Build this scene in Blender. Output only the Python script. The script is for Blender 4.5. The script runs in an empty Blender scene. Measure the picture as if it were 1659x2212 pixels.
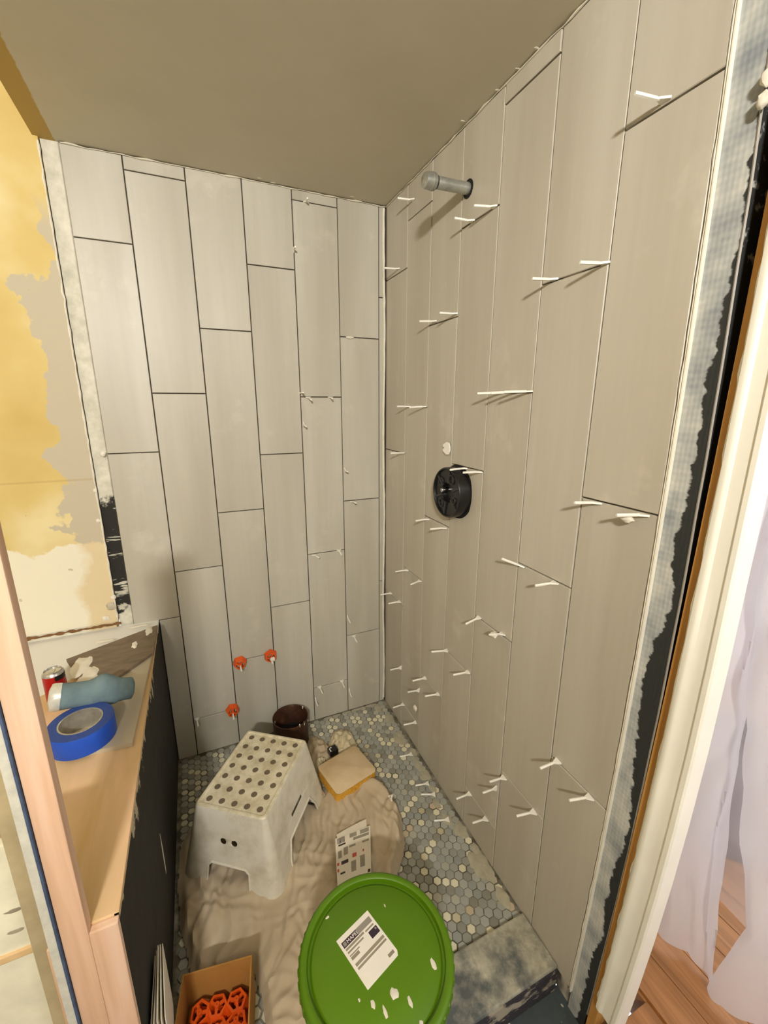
import bpy, bmesh, math, random
from mathutils import Vector, Matrix, noise, geometry
random.seed(7)
S = bpy.context.scene
COL = S.collection

# ------------------------------------------------------------------ camera
FPX, IW, IH = 925.129, 1659.0, 2212.0
CAM = Vector((-0.6874, -1.5702, 1.3407))
YAW, PIT, ROL = 0.4174, 0.2491, 0.0018
FW = Vector((math.sin(YAW)*math.cos(PIT), math.cos(YAW)*math.cos(PIT), -math.sin(PIT)))
R0 = Vector((math.cos(YAW), -math.sin(YAW), 0)); U0 = R0.cross(FW)
RT = math.cos(ROL)*R0 + math.sin(ROL)*U0
UP = -math.sin(ROL)*R0 + math.cos(ROL)*U0
cd = bpy.data.cameras.new('camera'); cam = bpy.data.objects.new('camera', cd); COL.objects.link(cam)
cd.sensor_fit = 'VERTICAL'; cd.sensor_height = 36.0; cd.lens = 36.0*FPX/IH
cd.clip_start = 0.02; cd.clip_end = 60
m3 = Matrix((RT, UP, -FW)).transposed()
cam.matrix_world = Matrix.Translation(CAM) @ m3.to_4x4()
S.camera = cam

# ------------------------------------------------------------------ world, lights, exposure
W = bpy.data.worlds.new('world'); S.world = W; W.use_nodes = True
W.node_tree.nodes['Background'].inputs[0].default_value = (0.93, 0.95, 1.0, 1)
W.node_tree.nodes['Background'].inputs[1].default_value = 2.2
ld = bpy.data.lights.new('vanity_light', 'AREA'); ld.shape = 'RECTANGLE'; ld.size = 0.16; ld.size_y = 0.10
ld.energy = 57; ld.color = (1.0, 0.965, 0.905)
lo = bpy.data.objects.new('vanity_light', ld); COL.objects.link(lo)
lo.location = (-1.14, -2.62, 1.93)
lo.rotation_euler = (Vector((0.55, 2.3, 0.75))).to_track_quat('-Z', 'Y').to_euler()
S.view_settings.view_transform = 'Standard'; S.view_settings.look = 'None'
S.view_settings.exposure = 0.0; S.view_settings.gamma = 1.0
S.view_settings.use_curve_mapping = False

# ------------------------------------------------------------------ pixel rays onto the real planes
def ray(px, py): return FW + RT*((px-829.5)/FPX) - UP*((py-1106.0)/FPX)
WA, WB = 0.015, 0.013                                   # right wall plane x = WA + WB*y
def on_right(px, py, off=0.0):
    d = ray(px, py); t = (WA - off + WB*CAM.y - CAM.x)/(d.x - WB*d.y); return CAM + d*t
def on_back(px, py, Y=0.0):
    d = ray(px, py); return CAM + d*((Y-CAM.y)/d.y)
def on_z(px, py, Z=0.0):
    d = ray(px, py); return CAM + d*((Z-CAM.z)/d.z)
def rw(y, z, off=0.0): return Vector((WA + WB*y - off, y, z))

# ------------------------------------------------------------------ materials
def srgb(r, g, b):
    f = lambda c: c/12.92 if c <= 0.04045 else ((c+0.055)/1.055)**2.4
    return (f(r/255), f(g/255), f(b/255), 1)
class N:
    def __init__(s, name):
        s.m = bpy.data.materials.new(name); s.m.use_nodes = True
        s.t = s.m.node_tree; s.b = s.t.nodes['Principled BSDF']; s.tc = None
    def n(s, typ, **k):
        o = s.t.nodes.new(typ)
        for a, v in k.items(): setattr(o, a, v)
        return o
    def l(s, a, b): s.t.links.new(a, b)
    def co(s, scale=(1, 1, 1), rnd=False):
        if not s.tc: s.tc = s.n('ShaderNodeTexCoord')
        mp = s.n('ShaderNodeMapping'); mp.inputs['Scale'].default_value = scale
        s.l(s.tc.outputs['Object'], mp.inputs[0])
        if rnd:
            oi = s.n('ShaderNodeObjectInfo'); ml = s.n('ShaderNodeMath', operation='MULTIPLY'); ml.inputs[1].default_value = 57.0
            s.l(oi.outputs['Random'], ml.inputs[0]); cb = s.n('ShaderNodeCombineXYZ')
            for i in range(3): s.l(ml.outputs[0], cb.inputs[i])
            s.l(cb.outputs[0], mp.inputs['Location'])
        return mp.outputs[0]
    def noise(s, scale, det=3, rough=0.5, stretch=(1, 1, 1), rnd=False, dist=0.0):
        t = s.n('ShaderNodeTexNoise'); t.inputs['Scale'].default_value = scale; t.inputs['Detail'].default_value = det
        t.inputs['Roughness'].default_value = rough; t.inputs['Distortion'].default_value = dist
        s.l(s.co(stretch, rnd), t.inputs['Vector']); return t.outputs['Fac']
    def ramp(s, fac, stops):
        r = s.n('ShaderNodeValToRGB'); e = r.color_ramp.elements
        while len(e) > 1: e.remove(e[-1])
        e[0].position, e[0].color = stops[0]
        for p, c in stops[1:]:
            k = e.new(p); k.color = c
        s.l(fac, r.inputs[0]); return r.outputs[0]
    def mix(s, fac, a, b):
        x = s.n('ShaderNodeMix', data_type='RGBA')
        for sock, v in ((x.inputs[0], fac), (x.inputs[6], a), (x.inputs[7], b)):
            if isinstance(v, (tuple, float, int)): sock.default_value = v
            else: s.l(v, sock)
        return x.outputs[2]
    def math(s, op, a, b=None, c=None):
        x = s.n('ShaderNodeMath', operation=op)
        for i, v in enumerate((a, b, c)):
            if v is None: continue
            if isinstance(v, (float, int)): x.inputs[i].default_value = v
            else: s.l(v, x.inputs[i])
        return x.outputs[0]
    def xyz(s):
        q = s.n('ShaderNodeSeparateXYZ'); s.l(s.co(), q.inputs[0]); return q.outputs
    def step(s, v, lo, hi):                              # 0 below lo, 1 above hi
        x = s.n('ShaderNodeMapRange'); x.inputs[1].default_value = lo; x.inputs[2].default_value = hi
        s.l(v, x.inputs[0]); return x.outputs[0]
    def color(s, c):
        if isinstance(c, tuple): s.b.inputs['Base Color'].default_value = c
        else: s.l(c, s.b.inputs['Base Color'])
        return s
    def fin(s, rough=0.6, metal=0.0, spec=0.5):
        s.b.inputs['Roughness'].default_value = rough; s.b.inputs['Metallic'].default_value = metal
        s.b.inputs['Specular IOR Level'].default_value = spec; return s
    def bump(s, h, strength=0.3, dist=0.002):
        b = s.n('ShaderNodeBump'); b.inputs['Strength'].default_value = strength; b.inputs['Distance'].default_value = dist
        s.l(h, b.inputs['Height']); s.l(b.outputs[0], s.b.inputs['Normal']); return s
MAT = {}
def plain(name, rgb, rough=0.6, metal=0.0, spec=0.5, var=0.12, scale=30, stretch=(1, 1, 1), bump=0.0, rnd=True):
    q = N(name); c = srgb(*rgb); d = tuple(x*(1-var) for x in c[:3])+(1,); e = tuple(min(1, x*(1+var)) for x in c[:3])+(1,)
    f = q.noise(scale, 4, 0.6, stretch, rnd); q.color(q.ramp(f, [(0.3, d), (0.7, e)])).fin(rough, metal, spec)
    if bump: q.bump(f, bump)
    MAT[name] = q.m; return q.m

def make_materials():
    # wall tile: taupe-grey porcelain with streaks down its length
    for nm, c0, c1, c2 in (('tile_back', (176, 170, 154), (187, 182, 167), (201, 197, 184)), ('tile_right', (180, 172, 155), (188, 181, 165), (196, 190, 175))):
        q = N(nm); f = q.noise(7, 2, 0.45, (1, 1, 0.10), True); g = q.noise(70, 3, 0.6, (1, 1, 0.06), True)
        a = q.ramp(f, [(0.30, srgb(*c0)), (0.5, srgb(*c1)), (0.72, srgb(*c2))])
        fine = q.ramp(g, [(0.3, (0.965, 0.965, 0.965, 1)), (0.7, (1.02, 1.02, 1.02, 1))])
        mx = q.n('ShaderNodeMix', data_type='RGBA', blend_type='MULTIPLY'); mx.inputs[0].default_value = 1
        q.l(a, mx.inputs[6]); q.l(fine, mx.inputs[7])
        sm = q.noise(5, 5, 0.65, (1, 1, 1), True)            # dried thinset haze
        c = q.mix(q.math('MULTIPLY', q.step(sm, 0.60, 0.74), 0.35), mx.outputs[2], srgb(226, 219, 203))
        q.color(c).fin(0.42, 0, 0.4).bump(g, 0.03, 0.001); MAT[nm] = q.m
    # substrate showing in the joints
    q = N('joint_right'); f = q.noise(14, 3, 0.5, (1, 1, 0.35))
    q.color(q.ramp(f, [(0.50, srgb(84, 76, 64)), (0.62, srgb(204, 196, 178))])).fin(0.9); MAT['joint_right'] = q.m
    q = N('joint_back'); x, y, z = q.xyz(); nz = q.noise(24, 5, 0.65); n2 = q.noise(9, 3, 0.6, (1, 1, 6.0))
    zz = q.math('ADD', z, q.math('MULTIPLY', q.math('SUBTRACT', nz, 0.5), 0.16))
    black = q.math('MULTIPLY', q.step(zz, 0.655, 0.665), q.math('SUBTRACT', 1.0, q.step(zz, 1.03, 1.05)))
    black = q.math('MULTIPLY', black, q.math('SUBTRACT', 1.0, q.math('MULTIPLY', q.step(n2, 0.60, 0.64), 0.85)))
    thin = q.ramp(nz, [(0.3, srgb(190, 188, 170)), (0.7, srgb(226, 222, 206))])
    strip = q.mix(black, thin, srgb(38, 37, 33))
    inj = q.step(x, -0.938, -0.932)
    q.color(q.mix(inj, strip, srgb(70, 61, 50))).fin(0.85).bump(nz, 0.5, 0.004); MAT['joint_back'] = q.m
    # yellow plaster with torn paper and white primer
    q = N('yellow_plaster'); x, y, z = q.xyz()
    n1 = q.noise(6.5, 5, 0.55, (1, 1, 1)); n2 = q.noise(3.2, 4, 0.5); n3 = q.noise(18, 4, 0.6); n4 = q.noise(60, 3, 0.6)
    yel = q.ramp(n2, [(0.30, srgb(200, 173, 100)), (0.50, srgb(212, 189, 120)), (0.66, srgb(226, 211, 160))])
    bx = q.math('ADD', x, q.math('MULTIPLY', q.math('SUBTRACT', n1, 0.5), 0.42))
    top = q.step(z, 1.90, 1.78)                           # torn paper only below the ceiling
    beige = q.math('MULTIPLY', q.step(bx, -1.055, -1.048), q.math('SUBTRACT', 1.0, q.step(z, 1.80, 1.88)))
    c = q.mix(beige, yel, srgb(192, 182, 158))
    zz = q.math('ADD', z, q.math('ADD', q.math('MULTIPLY', q.math('SUBTRACT', n1, 0.5), 0.22), q.math('MULTIPLY', q.math('SUBTRACT', n4, 0.5), 0.03)))
    white = q.step(zz, 0.905, 0.895)
    pr = q.mix(q.step(q.math('ADD', x, q.math('MULTIPLY', q.math('SUBTRACT', n1, 0.5), 0.2)), -1.07, -1.04), srgb(232, 226, 204), srgb(220, 202, 162))
    c = q.mix(white, c, pr)
    seam = q.math('MULTIPLY', q.step(z, 1.106, 1.109), q.step(z, 1.115, 1.112))
    c = q.mix(q.math('MULTIPLY', seam, 0.35), c, srgb(170, 140, 80))
    spots = q.math('MULTIPLY', q.step(q.noise(42, 2, 0.5), 0.74, 0.77), 0.5)
    c = q.mix(spots, c, srgb(150, 130, 100))
    q.color(c).fin(0.75).bump(n3, 0.25, 0.003); MAT['yellow_plaster'] = q.m
    # dropped ceiling: taupe paint, ochre margin along the edge of the drop
    q = N('ceiling_paint'); x, y, z = q.xyz(); f = q.noise(5, 4, 0.6); e = q.noise(40, 3, 0.6)
    base = q.ramp(f, [(0.3, srgb(206, 199, 178)), (0.7, srgb(212, 205, 184))])
    edge = q.math('ADD', x, q.math('MULTIPLY', q.math('SUBTRACT', e, 0.5), 0.008))
    q.color(q.mix(q.step(edge, -0.940, -0.943), base, srgb(190, 160, 88))).fin(0.8).bump(q.noise(120, 3, 0.6), 0.08, 0.001); MAT['ceiling_paint'] = q.m
    # timber / board colours
    for nm, a, b, c, st in (('peach_wood', (204, 164, 130), (222, 184, 154), (228, 198, 174), (14, 14, 0.9)), ('ledge_wood', (206, 172, 118), (214, 184, 138), (226, 190, 152), (9, 1.6, 9)), ('jamb_wood', (176, 124, 56), (192, 140, 68), (204, 152, 84), (30, 30, 1.0))):
        q = N(nm); f = q.noise(1.6, 4, 0.6, st, False, 0.6)
        q.color(q.ramp(f, [(0.34, srgb(*a)), (0.52, srgb(*b)), (0.68, srgb(*c))])).fin(0.7).bump(f, 0.15, 0.001); MAT[nm] = q.m
    q = N('ledge_top'); x, y, z = q.xyz(); f = q.noise(1.6, 4, 0.6, (9, 1.6, 9), False, 0.6); e = q.noise(30, 4, 0.6)
    wd = q.ramp(f, [(0.34, srgb(206, 172, 118)), (0.52, srgb(216, 184, 138)), (0.68, srgb(228, 192, 154))])
    s1 = q.math('ADD', q.math('ADD', q.math('MULTIPLY', x, -1.0), y), q.math('MULTIPLY', q.math('SUBTRACT', e, 0.5), 0.02))
    q.color(q.mix(q.step(s1, 0.78, 0.785), wd, srgb(232, 231, 224))).fin(0.65).bump(e, 0.1, 0.001); MAT['ledge_top'] = q.m
    q = N('black_membrane'); x, y, z = q.xyz(); f = q.noise(25, 4, 0.6); e = q.noise(20, 5, 0.7, (1, 1, 0.5))
    pale = q.step(q.math('ADD', z, q.math('MULTIPLY', q.math('SUBTRACT', e, 0.5), 0.34)), 0.594, 0.600)
    q.color(q.mix(pale, q.ramp(f, [(0.3, srgb(40, 39, 34)), (0.7, srgb(52, 50, 44))]), srgb(196, 184, 156))).fin(0.8, 0, 0.3).bump(f, 0.2, 0.001); MAT['black_membrane'] = q.m
    # thinset over mesh tape over black membrane, along the end of the tiled wall
    q = N('mesh_strip'); x, y, z = q.xyz(); f = q.noise(9, 5, 0.6, (1, 1.0, 0.8)); g = q.noise(55, 3, 0.6, (1, 0.35, 1)); h = q.noise(16, 4, 0.6)
    z2 = q.math('MULTIPLY', z, z)
    trim = q.math('ADD', q.math('ADD', q.math('MULTIPLY', z2, 0.0222), q.math('MULTIPLY', z, -0.0499)), -1.1093)
    wid = q.math('ADD', q.math('ADD', q.math('MULTIPLY', z2, -0.0077), q.math('MULTIPLY', z, 0.0126)), 0.0440)
    t_ = q.math('DIVIDE', q.math('SUBTRACT', trim, y), wid)
    fr = q.ramp(q.math('DIVIDE', z, 2.0), [(p_, (g_, g_, g_, 1)) for p_, g_ in ((0.0, 0.40), (0.07, 0.42), (0.125, 0.25), (0.165, 0.42), (0.20, 0.44), (0.235, 0.26), (0.28, 0.22), (0.33, 0.42), (0.375, 0.58), (0.43, 0.74), (0.475, 0.60), (0.512, 0.16), (0.55, 0.46), (0.60, 0.42), (0.65, 0.34), (0.68, 0.40), (0.72, 0.22), (0.78, 0.05), (0.9, 0.0))])
    wob = q.math('ADD', q.math('MULTIPLY', q.math('SUBTRACT', f, 0.5), 0.45), q.math('MULTIPLY', q.math('SUBTRACT', g, 0.5), 0.50))
    edge = q.math('SUBTRACT', q.math('SUBTRACT', 1.0, fr), q.math('ADD', t_, wob))
    wy = q.math('SINE', q.math('MULTIPLY', y, 900.0)); wz = q.math('SINE', q.math('MULTIPLY', z, 620.0))
    weave = q.math('MULTIPLY', q.math('ADD', wy, wz), 0.25)
    grey = q.ramp(q.math('ADD', h, q.math('MULTIPLY', weave, 0.10)), [(0.25, srgb(128, 134, 138)), (0.5, srgb(170, 172, 168)), (0.75, srgb(206, 203, 192))])
    q.color(q.mix(q.step(edge, -0.03, 0.03), srgb(40, 41, 39), grey)).fin(0.75).bump(weave, 0.28, 0.0012); MAT['mesh_strip'] = q.m
    q = N('curb_thinset'); f = q.noise(11, 5, 0.62); g = q.noise(30, 4, 0.6)
    q.color(q.mix(q.step(f, 0.40, 0.58), srgb(92, 96, 94), q.ramp(g, [(0.3, srgb(138, 136, 122)), (0.7, srgb(196, 190, 168))]))).fin(0.8).bump(f, 0.5, 0.004); MAT['curb_thinset'] = q.m
    q = N('curb_face'); f = q.noise(14, 5, 0.62, (1, 1, 2))
    q.color(q.mix(q.step(f, 0.52, 0.58), srgb(52, 48, 54), srgb(160, 152, 134))).fin(0.8).bump(f, 0.5, 0.004); MAT['curb_face'] = q.m
    q = N('slate_floor'); f = q.noise(7, 4, 0.6); s = q.noise(45, 3, 0.6)
    q.color(q.mix(q.step(s, 0.66, 0.70), q.ramp(f, [(0.3, srgb(44, 48, 48)), (0.7, srgb(78, 88, 92))]), srgb(190, 184, 168))).fin(0.7); MAT['slate_floor'] = q.m
    q = N('grout_bed'); f = q.noise(20, 5, 0.6)
    q.color(q.ramp(f, [(0.42, srgb(96, 90, 76)), (0.62, srgb(160, 155, 136))])).fin(0.9).bump(f, 0.3, 0.002); MAT['grout_bed'] = q.m
    # mosaic: cream or one of several greys per piece
    q = N('hex_grey'); oi = q.n('ShaderNodeObjectInfo'); r = q.ramp(oi.outputs['Random'], [(0.0, srgb(138, 136, 122)), (0.3, srgb(160, 161, 152)), (0.55, srgb(176, 177, 168)), (0.8, srgb(148, 152, 148)), (1.0, srgb(184, 181, 164))])
    hz = q.step(q.noise(10, 4, 0.6), 0.55, 0.75); q.color(q.mix(q.math('MULTIPLY', hz, 0.5), r, srgb(188, 182, 160))).fin(0.45); MAT['hex_grey'] = q.m
    q = N('hex_cream'); oi = q.n('ShaderNodeObjectInfo'); r = q.ramp(oi.outputs['Random'], [(0.0, srgb(230, 225, 198)), (0.7, srgb(220, 213, 184)), (0.88, srgb(186, 176, 144)), (1.0, srgb(206, 184, 158))])
    q.color(r).fin(0.4); MAT['hex_cream'] = q.m
    # canvas drop cloth
    q = N('canvas'); f = q.noise(7, 5, 0.6); s = q.noise(3.0, 4, 0.55); g = q.noise(300, 2, 0.5)
    c = q.mix(q.math('MULTIPLY', q.step(s, 0.50, 0.66), 0.55), q.ramp(f, [(0.3, srgb(188, 170, 142)), (0.7, srgb(208, 192, 166))]), srgb(138, 116, 84))
    q.color(c).fin(0.95, 0, 0.1).bump(g, 0.15, 0.001); MAT['canvas'] = q.m
    # white step stool, grubby
    q = N('stool_plastic'); f = q.noise(16, 5, 0.65)
    q.color(q.ramp(f, [(0.32, srgb(206, 198, 176)), (0.55, srgb(226, 220, 203)), (0.8, srgb(232, 227, 212))])).fin(0.5); MAT['stool_plastic'] = q.m
    q = N('stool_top'); f = q.noise(26, 5, 0.7)
    q.color(q.ramp(f, [(0.35, srgb(196, 184, 150)), (0.6, srgb(228, 219, 192))])).fin(0.55); MAT['stool_top'] = q.m
    # lid of the pail
    q = N('lid_green'); f = q.noise(4, 3, 0.5); s = q.noise(26, 5, 0.7)
    c = q.ramp(f, [(0.3, srgb(82, 122, 5)), (0.7, srgb(92, 132, 12))])
    q.color(q.mix(q.math('MULTIPLY', q.step(s, 0.66, 0.78), 0.25), c, srgb(170, 190, 130))).fin(0.38); MAT['lid_green'] = q.m
    # galvanised pipe
    q = N('galvanised'); f = q.noise(40, 4, 0.6); q.color(q.ramp(f, [(0.3, srgb(150, 152, 146)), (0.7, srgb(196, 197, 190))])).fin(0.42, 0.75); MAT['galvanised'] = q.m
    # plastic sheeting
    q = N('plastic_sheet'); t = q.t; out = t.nodes['Material Output']
    tr = q.n('ShaderNodeBsdfTransparent'); tl = q.n('ShaderNodeBsdfTranslucent'); df = q.n('ShaderNodeBsdfDiffuse'); gl = q.n('ShaderNodeBsdfGlossy'); gl.inputs['Roughness'].default_value = 0.22
    tl.inputs[0].default_value = (0.93, 0.93, 0.97, 1); df.inputs[0].default_value = (0.90, 0.90, 0.94, 1)
    a = q.n('ShaderNodeMixShader'); a.inputs[0].default_value = 0.45; q.l(tl.outputs[0], a.inputs[1]); q.l(df.outputs[0], a.inputs[2])
    b = q.n('ShaderNodeMixShader'); b.inputs[0].default_value = 0.86; q.l(tr.outputs[0], b.inputs[1]); q.l(a.outputs[0], b.inputs[2])
    c = q.n('ShaderNodeMixShader'); c.inputs[0].default_value = 0.06; q.l(b.outputs[0], c.inputs[1]); q.l(gl.outputs[0], c.inputs[2])
    q.l(c.outputs[0], out.inputs[0]); MAT['plastic_sheet'] = q.m
    mm = MAT['plastic_sheet'].copy(); mm.name = 'plastic_film'; MAT['plastic_film'] = mm
    for nd in mm.node_tree.nodes:
        if nd.type == 'MIX_SHADER' and abs(nd.inputs[0].default_value-0.86) < 0.001: nd.inputs[0].default_value = 0.42
    q = N('oak_plank'); f = q.noise(2.0, 4, 0.6, (26, 1.6, 1), True, 0.8); oi = q.n('ShaderNodeObjectInfo')
    a = q.ramp(f, [(0.3, srgb(142, 96, 52)), (0.55, srgb(172, 120, 70)), (0.75, srgb(190, 138, 86))])
    q.color(a).fin(0.3); MAT['oak_plank'] = q.m
    q = N('rusty'); f = q.noise(30, 5, 0.65); q.color(q.ramp(f, [(0.3, srgb(52, 30, 18)), (0.6, srgb(80, 48, 30)), (0.78, srgb(116, 86, 60))])).fin(0.55, 0.2); MAT['rusty'] = q.m
    q = N('offcut_back'); f = q.noise(18, 5, 0.65, (1, 3, 1)); q.color(q.ramp(f, [(0.3, srgb(108, 94, 76)), (0.7, srgb(134, 118, 98))])).fin(0.85).bump(f, 0.4, 0.002); MAT['offcut_back'] = q.m
    q = N('blue_cloth'); f = q.noise(16, 4, 0.6); q.color(q.ramp(f, [(0.3, srgb(96, 116, 122)), (0.7, srgb(122, 144, 150))])).fin(0.85, 0, 0.2).bump(q.noise(24, 4, 0.6), 0.3, 0.003); MAT['blue_cloth'] = q.m
    q = N('sponge_foam'); f = q.noise(120, 3, 0.6); q.color(q.ramp(f, [(0.35, srgb(206, 150, 40)), (0.65, srgb(226, 172, 62))])).fin(0.95).bump(f, 0.5, 0.003); MAT['sponge_foam'] = q.m
    q = N('sponge_face'); f = q.noise(9, 4, 0.6); q.color(q.ramp(f, [(0.35, srgb(206, 178, 134)), (0.65, srgb(222, 200, 164))])).fin(0.95).bump(q.noise(120, 3, 0.6), 0.3, 0.002); MAT['sponge_face'] = q.m
    q = N('can_red'); x, y, z = q.xyz(); f = q.noise(30, 2, 0.5, (1, 1, 0.3)); q.color(q.ramp(f, [(0.60, srgb(176, 14, 22)), (0.66, srgb(228, 214, 210))])).fin(0.3, 0.3); MAT['can_red'] = q.m
    plain('thinset', (226, 220, 204), 0.85, var=0.08, scale=40, bump=0.4)
    plain('hex_grey_a', (168, 168, 158), 0.45, var=0.06)
    plain('hex_grey_b', (146, 145, 133), 0.45, var=0.06)
    plain('hex_grey_c', (182, 180, 166), 0.45, var=0.06)
    plain('mosaic_haze', (176, 170, 148), 0.85, var=0.15, scale=30, bump=0.4)
    plain('spacer_white', (246, 243, 232), 0.45, var=0.03)
    plain('white_trim', (236, 231, 214), 0.4, var=0.04, scale=12)
    plain('casing_paint', (243, 239, 225), 0.45, var=0.04, scale=8)
    plain('void', (16, 12, 9), 0.95, var=0.2)
    plain('black_plastic', (22, 22, 22), 0.35, var=0.3, scale=60)
    plain('dark_plastic', (44, 44, 42), 0.4, var=0.2)
    plain('chrome', (210, 210, 210), 0.2, 1.0, var=0.05)
    plain('tape_blue', (18, 78, 190), 0.5, var=0.06)
    plain('tape_side', (44, 70, 140), 0.7, var=0.15, scale=120)
    plain('tape_core', (176, 172, 160), 0.3, 0.5, var=0.2, scale=60)
    plain('orange_plastic', (226, 88, 20), 0.4, var=0.12)
    plain('cardboard', (176, 126, 58), 0.9, var=0.08, scale=20)
    plain('paper', (226, 216, 196), 0.8, var=0.04)
    plain('ink_grey', (150, 142, 124), 0.8, var=0.1)
    plain('ink_dark', (70, 58, 52), 0.8, var=0.1)
    plain('ink_red', (196, 92, 72), 0.8, var=0.1)
    plain('label_white', (240, 235, 224), 0.45, var=0.03)
    plain('label_purple', (58, 44, 56), 0.5, var=0.1)
    plain('label_grey', (150, 144, 134), 0.5, var=0.05)
    plain('dot_grey', (112, 98, 78), 0.8, var=0.1)
    plain('pail_white', (234, 234, 226), 0.4, var=0.04)
    plain('rag', (214, 200, 166), 0.9, var=0.12, scale=20, bump=0.3)
    plain('tile_edge_tan', (188, 177, 154), 0.5, var=0.06, scale=9)
    plain('gypsum', (196, 194, 180), 0.9, var=0.12, scale=50, bump=0.4)
    plain('drywall_blue', (66, 82, 110), 0.8, var=0.25, scale=60)
    plain('trim_tan', (172, 156, 120), 0.75, var=0.16, scale=16)
    plain('white_panel', (224, 219, 194), 0.6, var=0.10, scale=18)
    plain('rubble', (150, 138, 116), 0.95, var=0.25, scale=24, bump=0.6)
    plain('room_paint', (222, 216, 202), 0.8, var=0.03, scale=4)
    plain('outer_paint', (228, 214, 206), 0.8, var=0.03, scale=4)
    plain('grey_bag', (96, 92, 96), 0.8, var=0.15, scale=12)
    plain('can_alu', (206, 206, 202), 0.25, 0.9, var=0.05)
    plain('clear_wrap', (214, 216, 208), 0.15, 0.3, var=0.1, scale=60)
    plain('old_wood', (120, 84, 48), 0.9, var=0.3, scale=40)
make_materials()

# ------------------------------------------------------------------ mesh helpers
class MB:
    def __init__(s): s.v = []; s.f = []; s.mi = []
    def add(s, vs, fs, mi=0):
        o = len(s.v); s.v += [Vector(p) for p in vs]; s.f += [tuple(i+o for i in f) for f in fs]; s.mi += [mi]*len(fs); return s
    def box(s, lo, hi, mi=0, bev=0.0):
        (a, b, c), (d, e, f) = lo, hi
        if bev <= 0:
            return s.add([(a,b,c),(d,b,c),(d,e,c),(a,e,c),(a,b,f),(d,b,f),(d,e,f),(a,e,f)], [(0,3,2,1),(4,5,6,7),(0,1,5,4),(1,2,6,5),(2,3,7,6),(3,0,4,7)], mi)
        bm = bmesh.new(); vs = [bm.verts.new(p) for p in [(a,b,c),(d,b,c),(d,e,c),(a,e,c),(a,b,f),(d,b,f),(d,e,f),(a,e,f)]]
        for q in [(0,3,2,1),(4,5,6,7),(0,1,5,4),(1,2,6,5),(2,3,7,6),(3,0,4,7)]: bm.faces.new([vs[i] for i in q])
        bmesh.ops.bevel(bm, geom=bm.edges[:], offset=bev, segments=2, affect='EDGES', profile=0.6)
        bm.verts.index_update(); s.add([v.co.copy() for v in bm.verts], [[v.index for v in f.verts] for f in bm.faces], mi); bm.free(); return s
    def tube(s, pts, rad, n=8, mi=0, closed=False, cap=True):
        pts = [Vector(p) for p in pts]; k = len(pts); rings = []
        rr = rad if isinstance(rad, (list, tuple)) else [rad]*k
        up = None
        for i in range(k):
            if closed: t = pts[(i+1) % k]-pts[i-1]
            else: t = pts[min(i+1, k-1)]-pts[max(i-1, 0)]
            t.normalize()
            if up is None: up = t.orthogonal().normalized()
            up = (up - t*up.dot(t)).normalized(); w = t.cross(up)
            rings.append([pts[i]+rr[i]*(math.cos(2*math.pi*j/n)*up+math.sin(2*math.pi*j/n)*w) for j in range(n)])
        vs = [p for r in rings for p in r]; fs = []
        for i in range(k if closed else k-1):
            for j in range(n):
                a, b = i*n+j, i*n+(j+1) % n; c, d = ((i+1) % k)*n+j, ((i+1) % k)*n+(j+1) % n
                fs.append((a, b, d, c))
        if cap and not closed:
            fs.append(tuple(reversed(range(n)))); fs.append(tuple((k-1)*n+j for j in range(n)))
        return s.add(vs, fs, mi)
    def lathe(s, prof, n=48, mi=0, M=None):
        vs = []; fs = []; k = len(prof)
        for (r, z) in prof:
            for j in range(n):
                a = 2*math.pi*j/n; p = Vector((r*math.cos(a), r*math.sin(a), z)); vs.append(M @ p if M else p)
        for i in range(k-1):
            for j in range(n):
                fs.append((i*n+j, i*n+(j+1) % n, (i+1)*n+(j+1) % n, (i+1)*n+j))
        return s.add(vs, fs, mi)
    def prism(s, poly, z0, z1, mi=0, M=None):
        n = len(poly); f = (lambda p: M @ Vector(p)) if M else Vector
        vs = [f((p[0], p[1], z0)) for p in poly]+[f((p[0], p[1], z1)) for p in poly]
        fs = [tuple(reversed(range(n))), tuple(range(n, 2*n))]+[(i, (i+1) % n, n+(i+1) % n, n+i) for i in range(n)]
        return s.add(vs, fs, mi)
    def build(s, name, mats, parent=None, smooth=False, loc=None):
        me = bpy.data.meshes.new(name)
        vs = s.v if loc is None else [p-Vector(loc) for p in s.v]
        me.from_pydata([tuple(p) for p in vs], [], s.f)
        for m in ([mats] if isinstance(mats, str) else mats): me.materials.append(MAT[m])
        me.polygons.foreach_set('material_index', s.mi)
        if smooth:
            me.polygons.foreach_set('use_smooth', [True]*len(s.f))
            me.set_sharp_from_angle(angle=math.radians(40))
        me.update()
        bm = bmesh.new(); bm.from_mesh(me); bmesh.ops.recalc_face_normals(bm, faces=bm.faces[:]); bm.to_mesh(me); bm.free()
        o = bpy.data.objects.new(name, me); COL.objects.link(o)
        if loc is not None: o.location = loc
        if parent: attach(o, parent)
        return o
def attach(o, parent):
    o.parent = parent; o.matrix_parent_inverse = Matrix.Identity(4)
    # the parts are written in world space; bring them into the parent's frame
    o.matrix_basis = parent.matrix_basis.inverted() @ o.matrix_basis if parent.parent is None else (parent.parent.matrix_basis @ parent.matrix_basis).inverted() @ o.matrix_basis
def tag(o, label, cat, group=None):
    o['label'] = label; o['category'] = cat
    if group: o['group'] = group
    return o
def struct(o, label=None, cat=None):
    o['kind'] = 'structure'
    if label: o['label'] = label
    if cat: o['category'] = cat
    return o
def empty(name, loc):
    o = bpy.data.objects.new(name, None); o.empty_display_size = 0.05; COL.objects.link(o); o.location = loc; return o
def frame(X, Y, Z, loc):
    m = Matrix((X, Y, Z)).transposed().to_4x4(); return Matrix.Translation(loc) @ m

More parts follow.
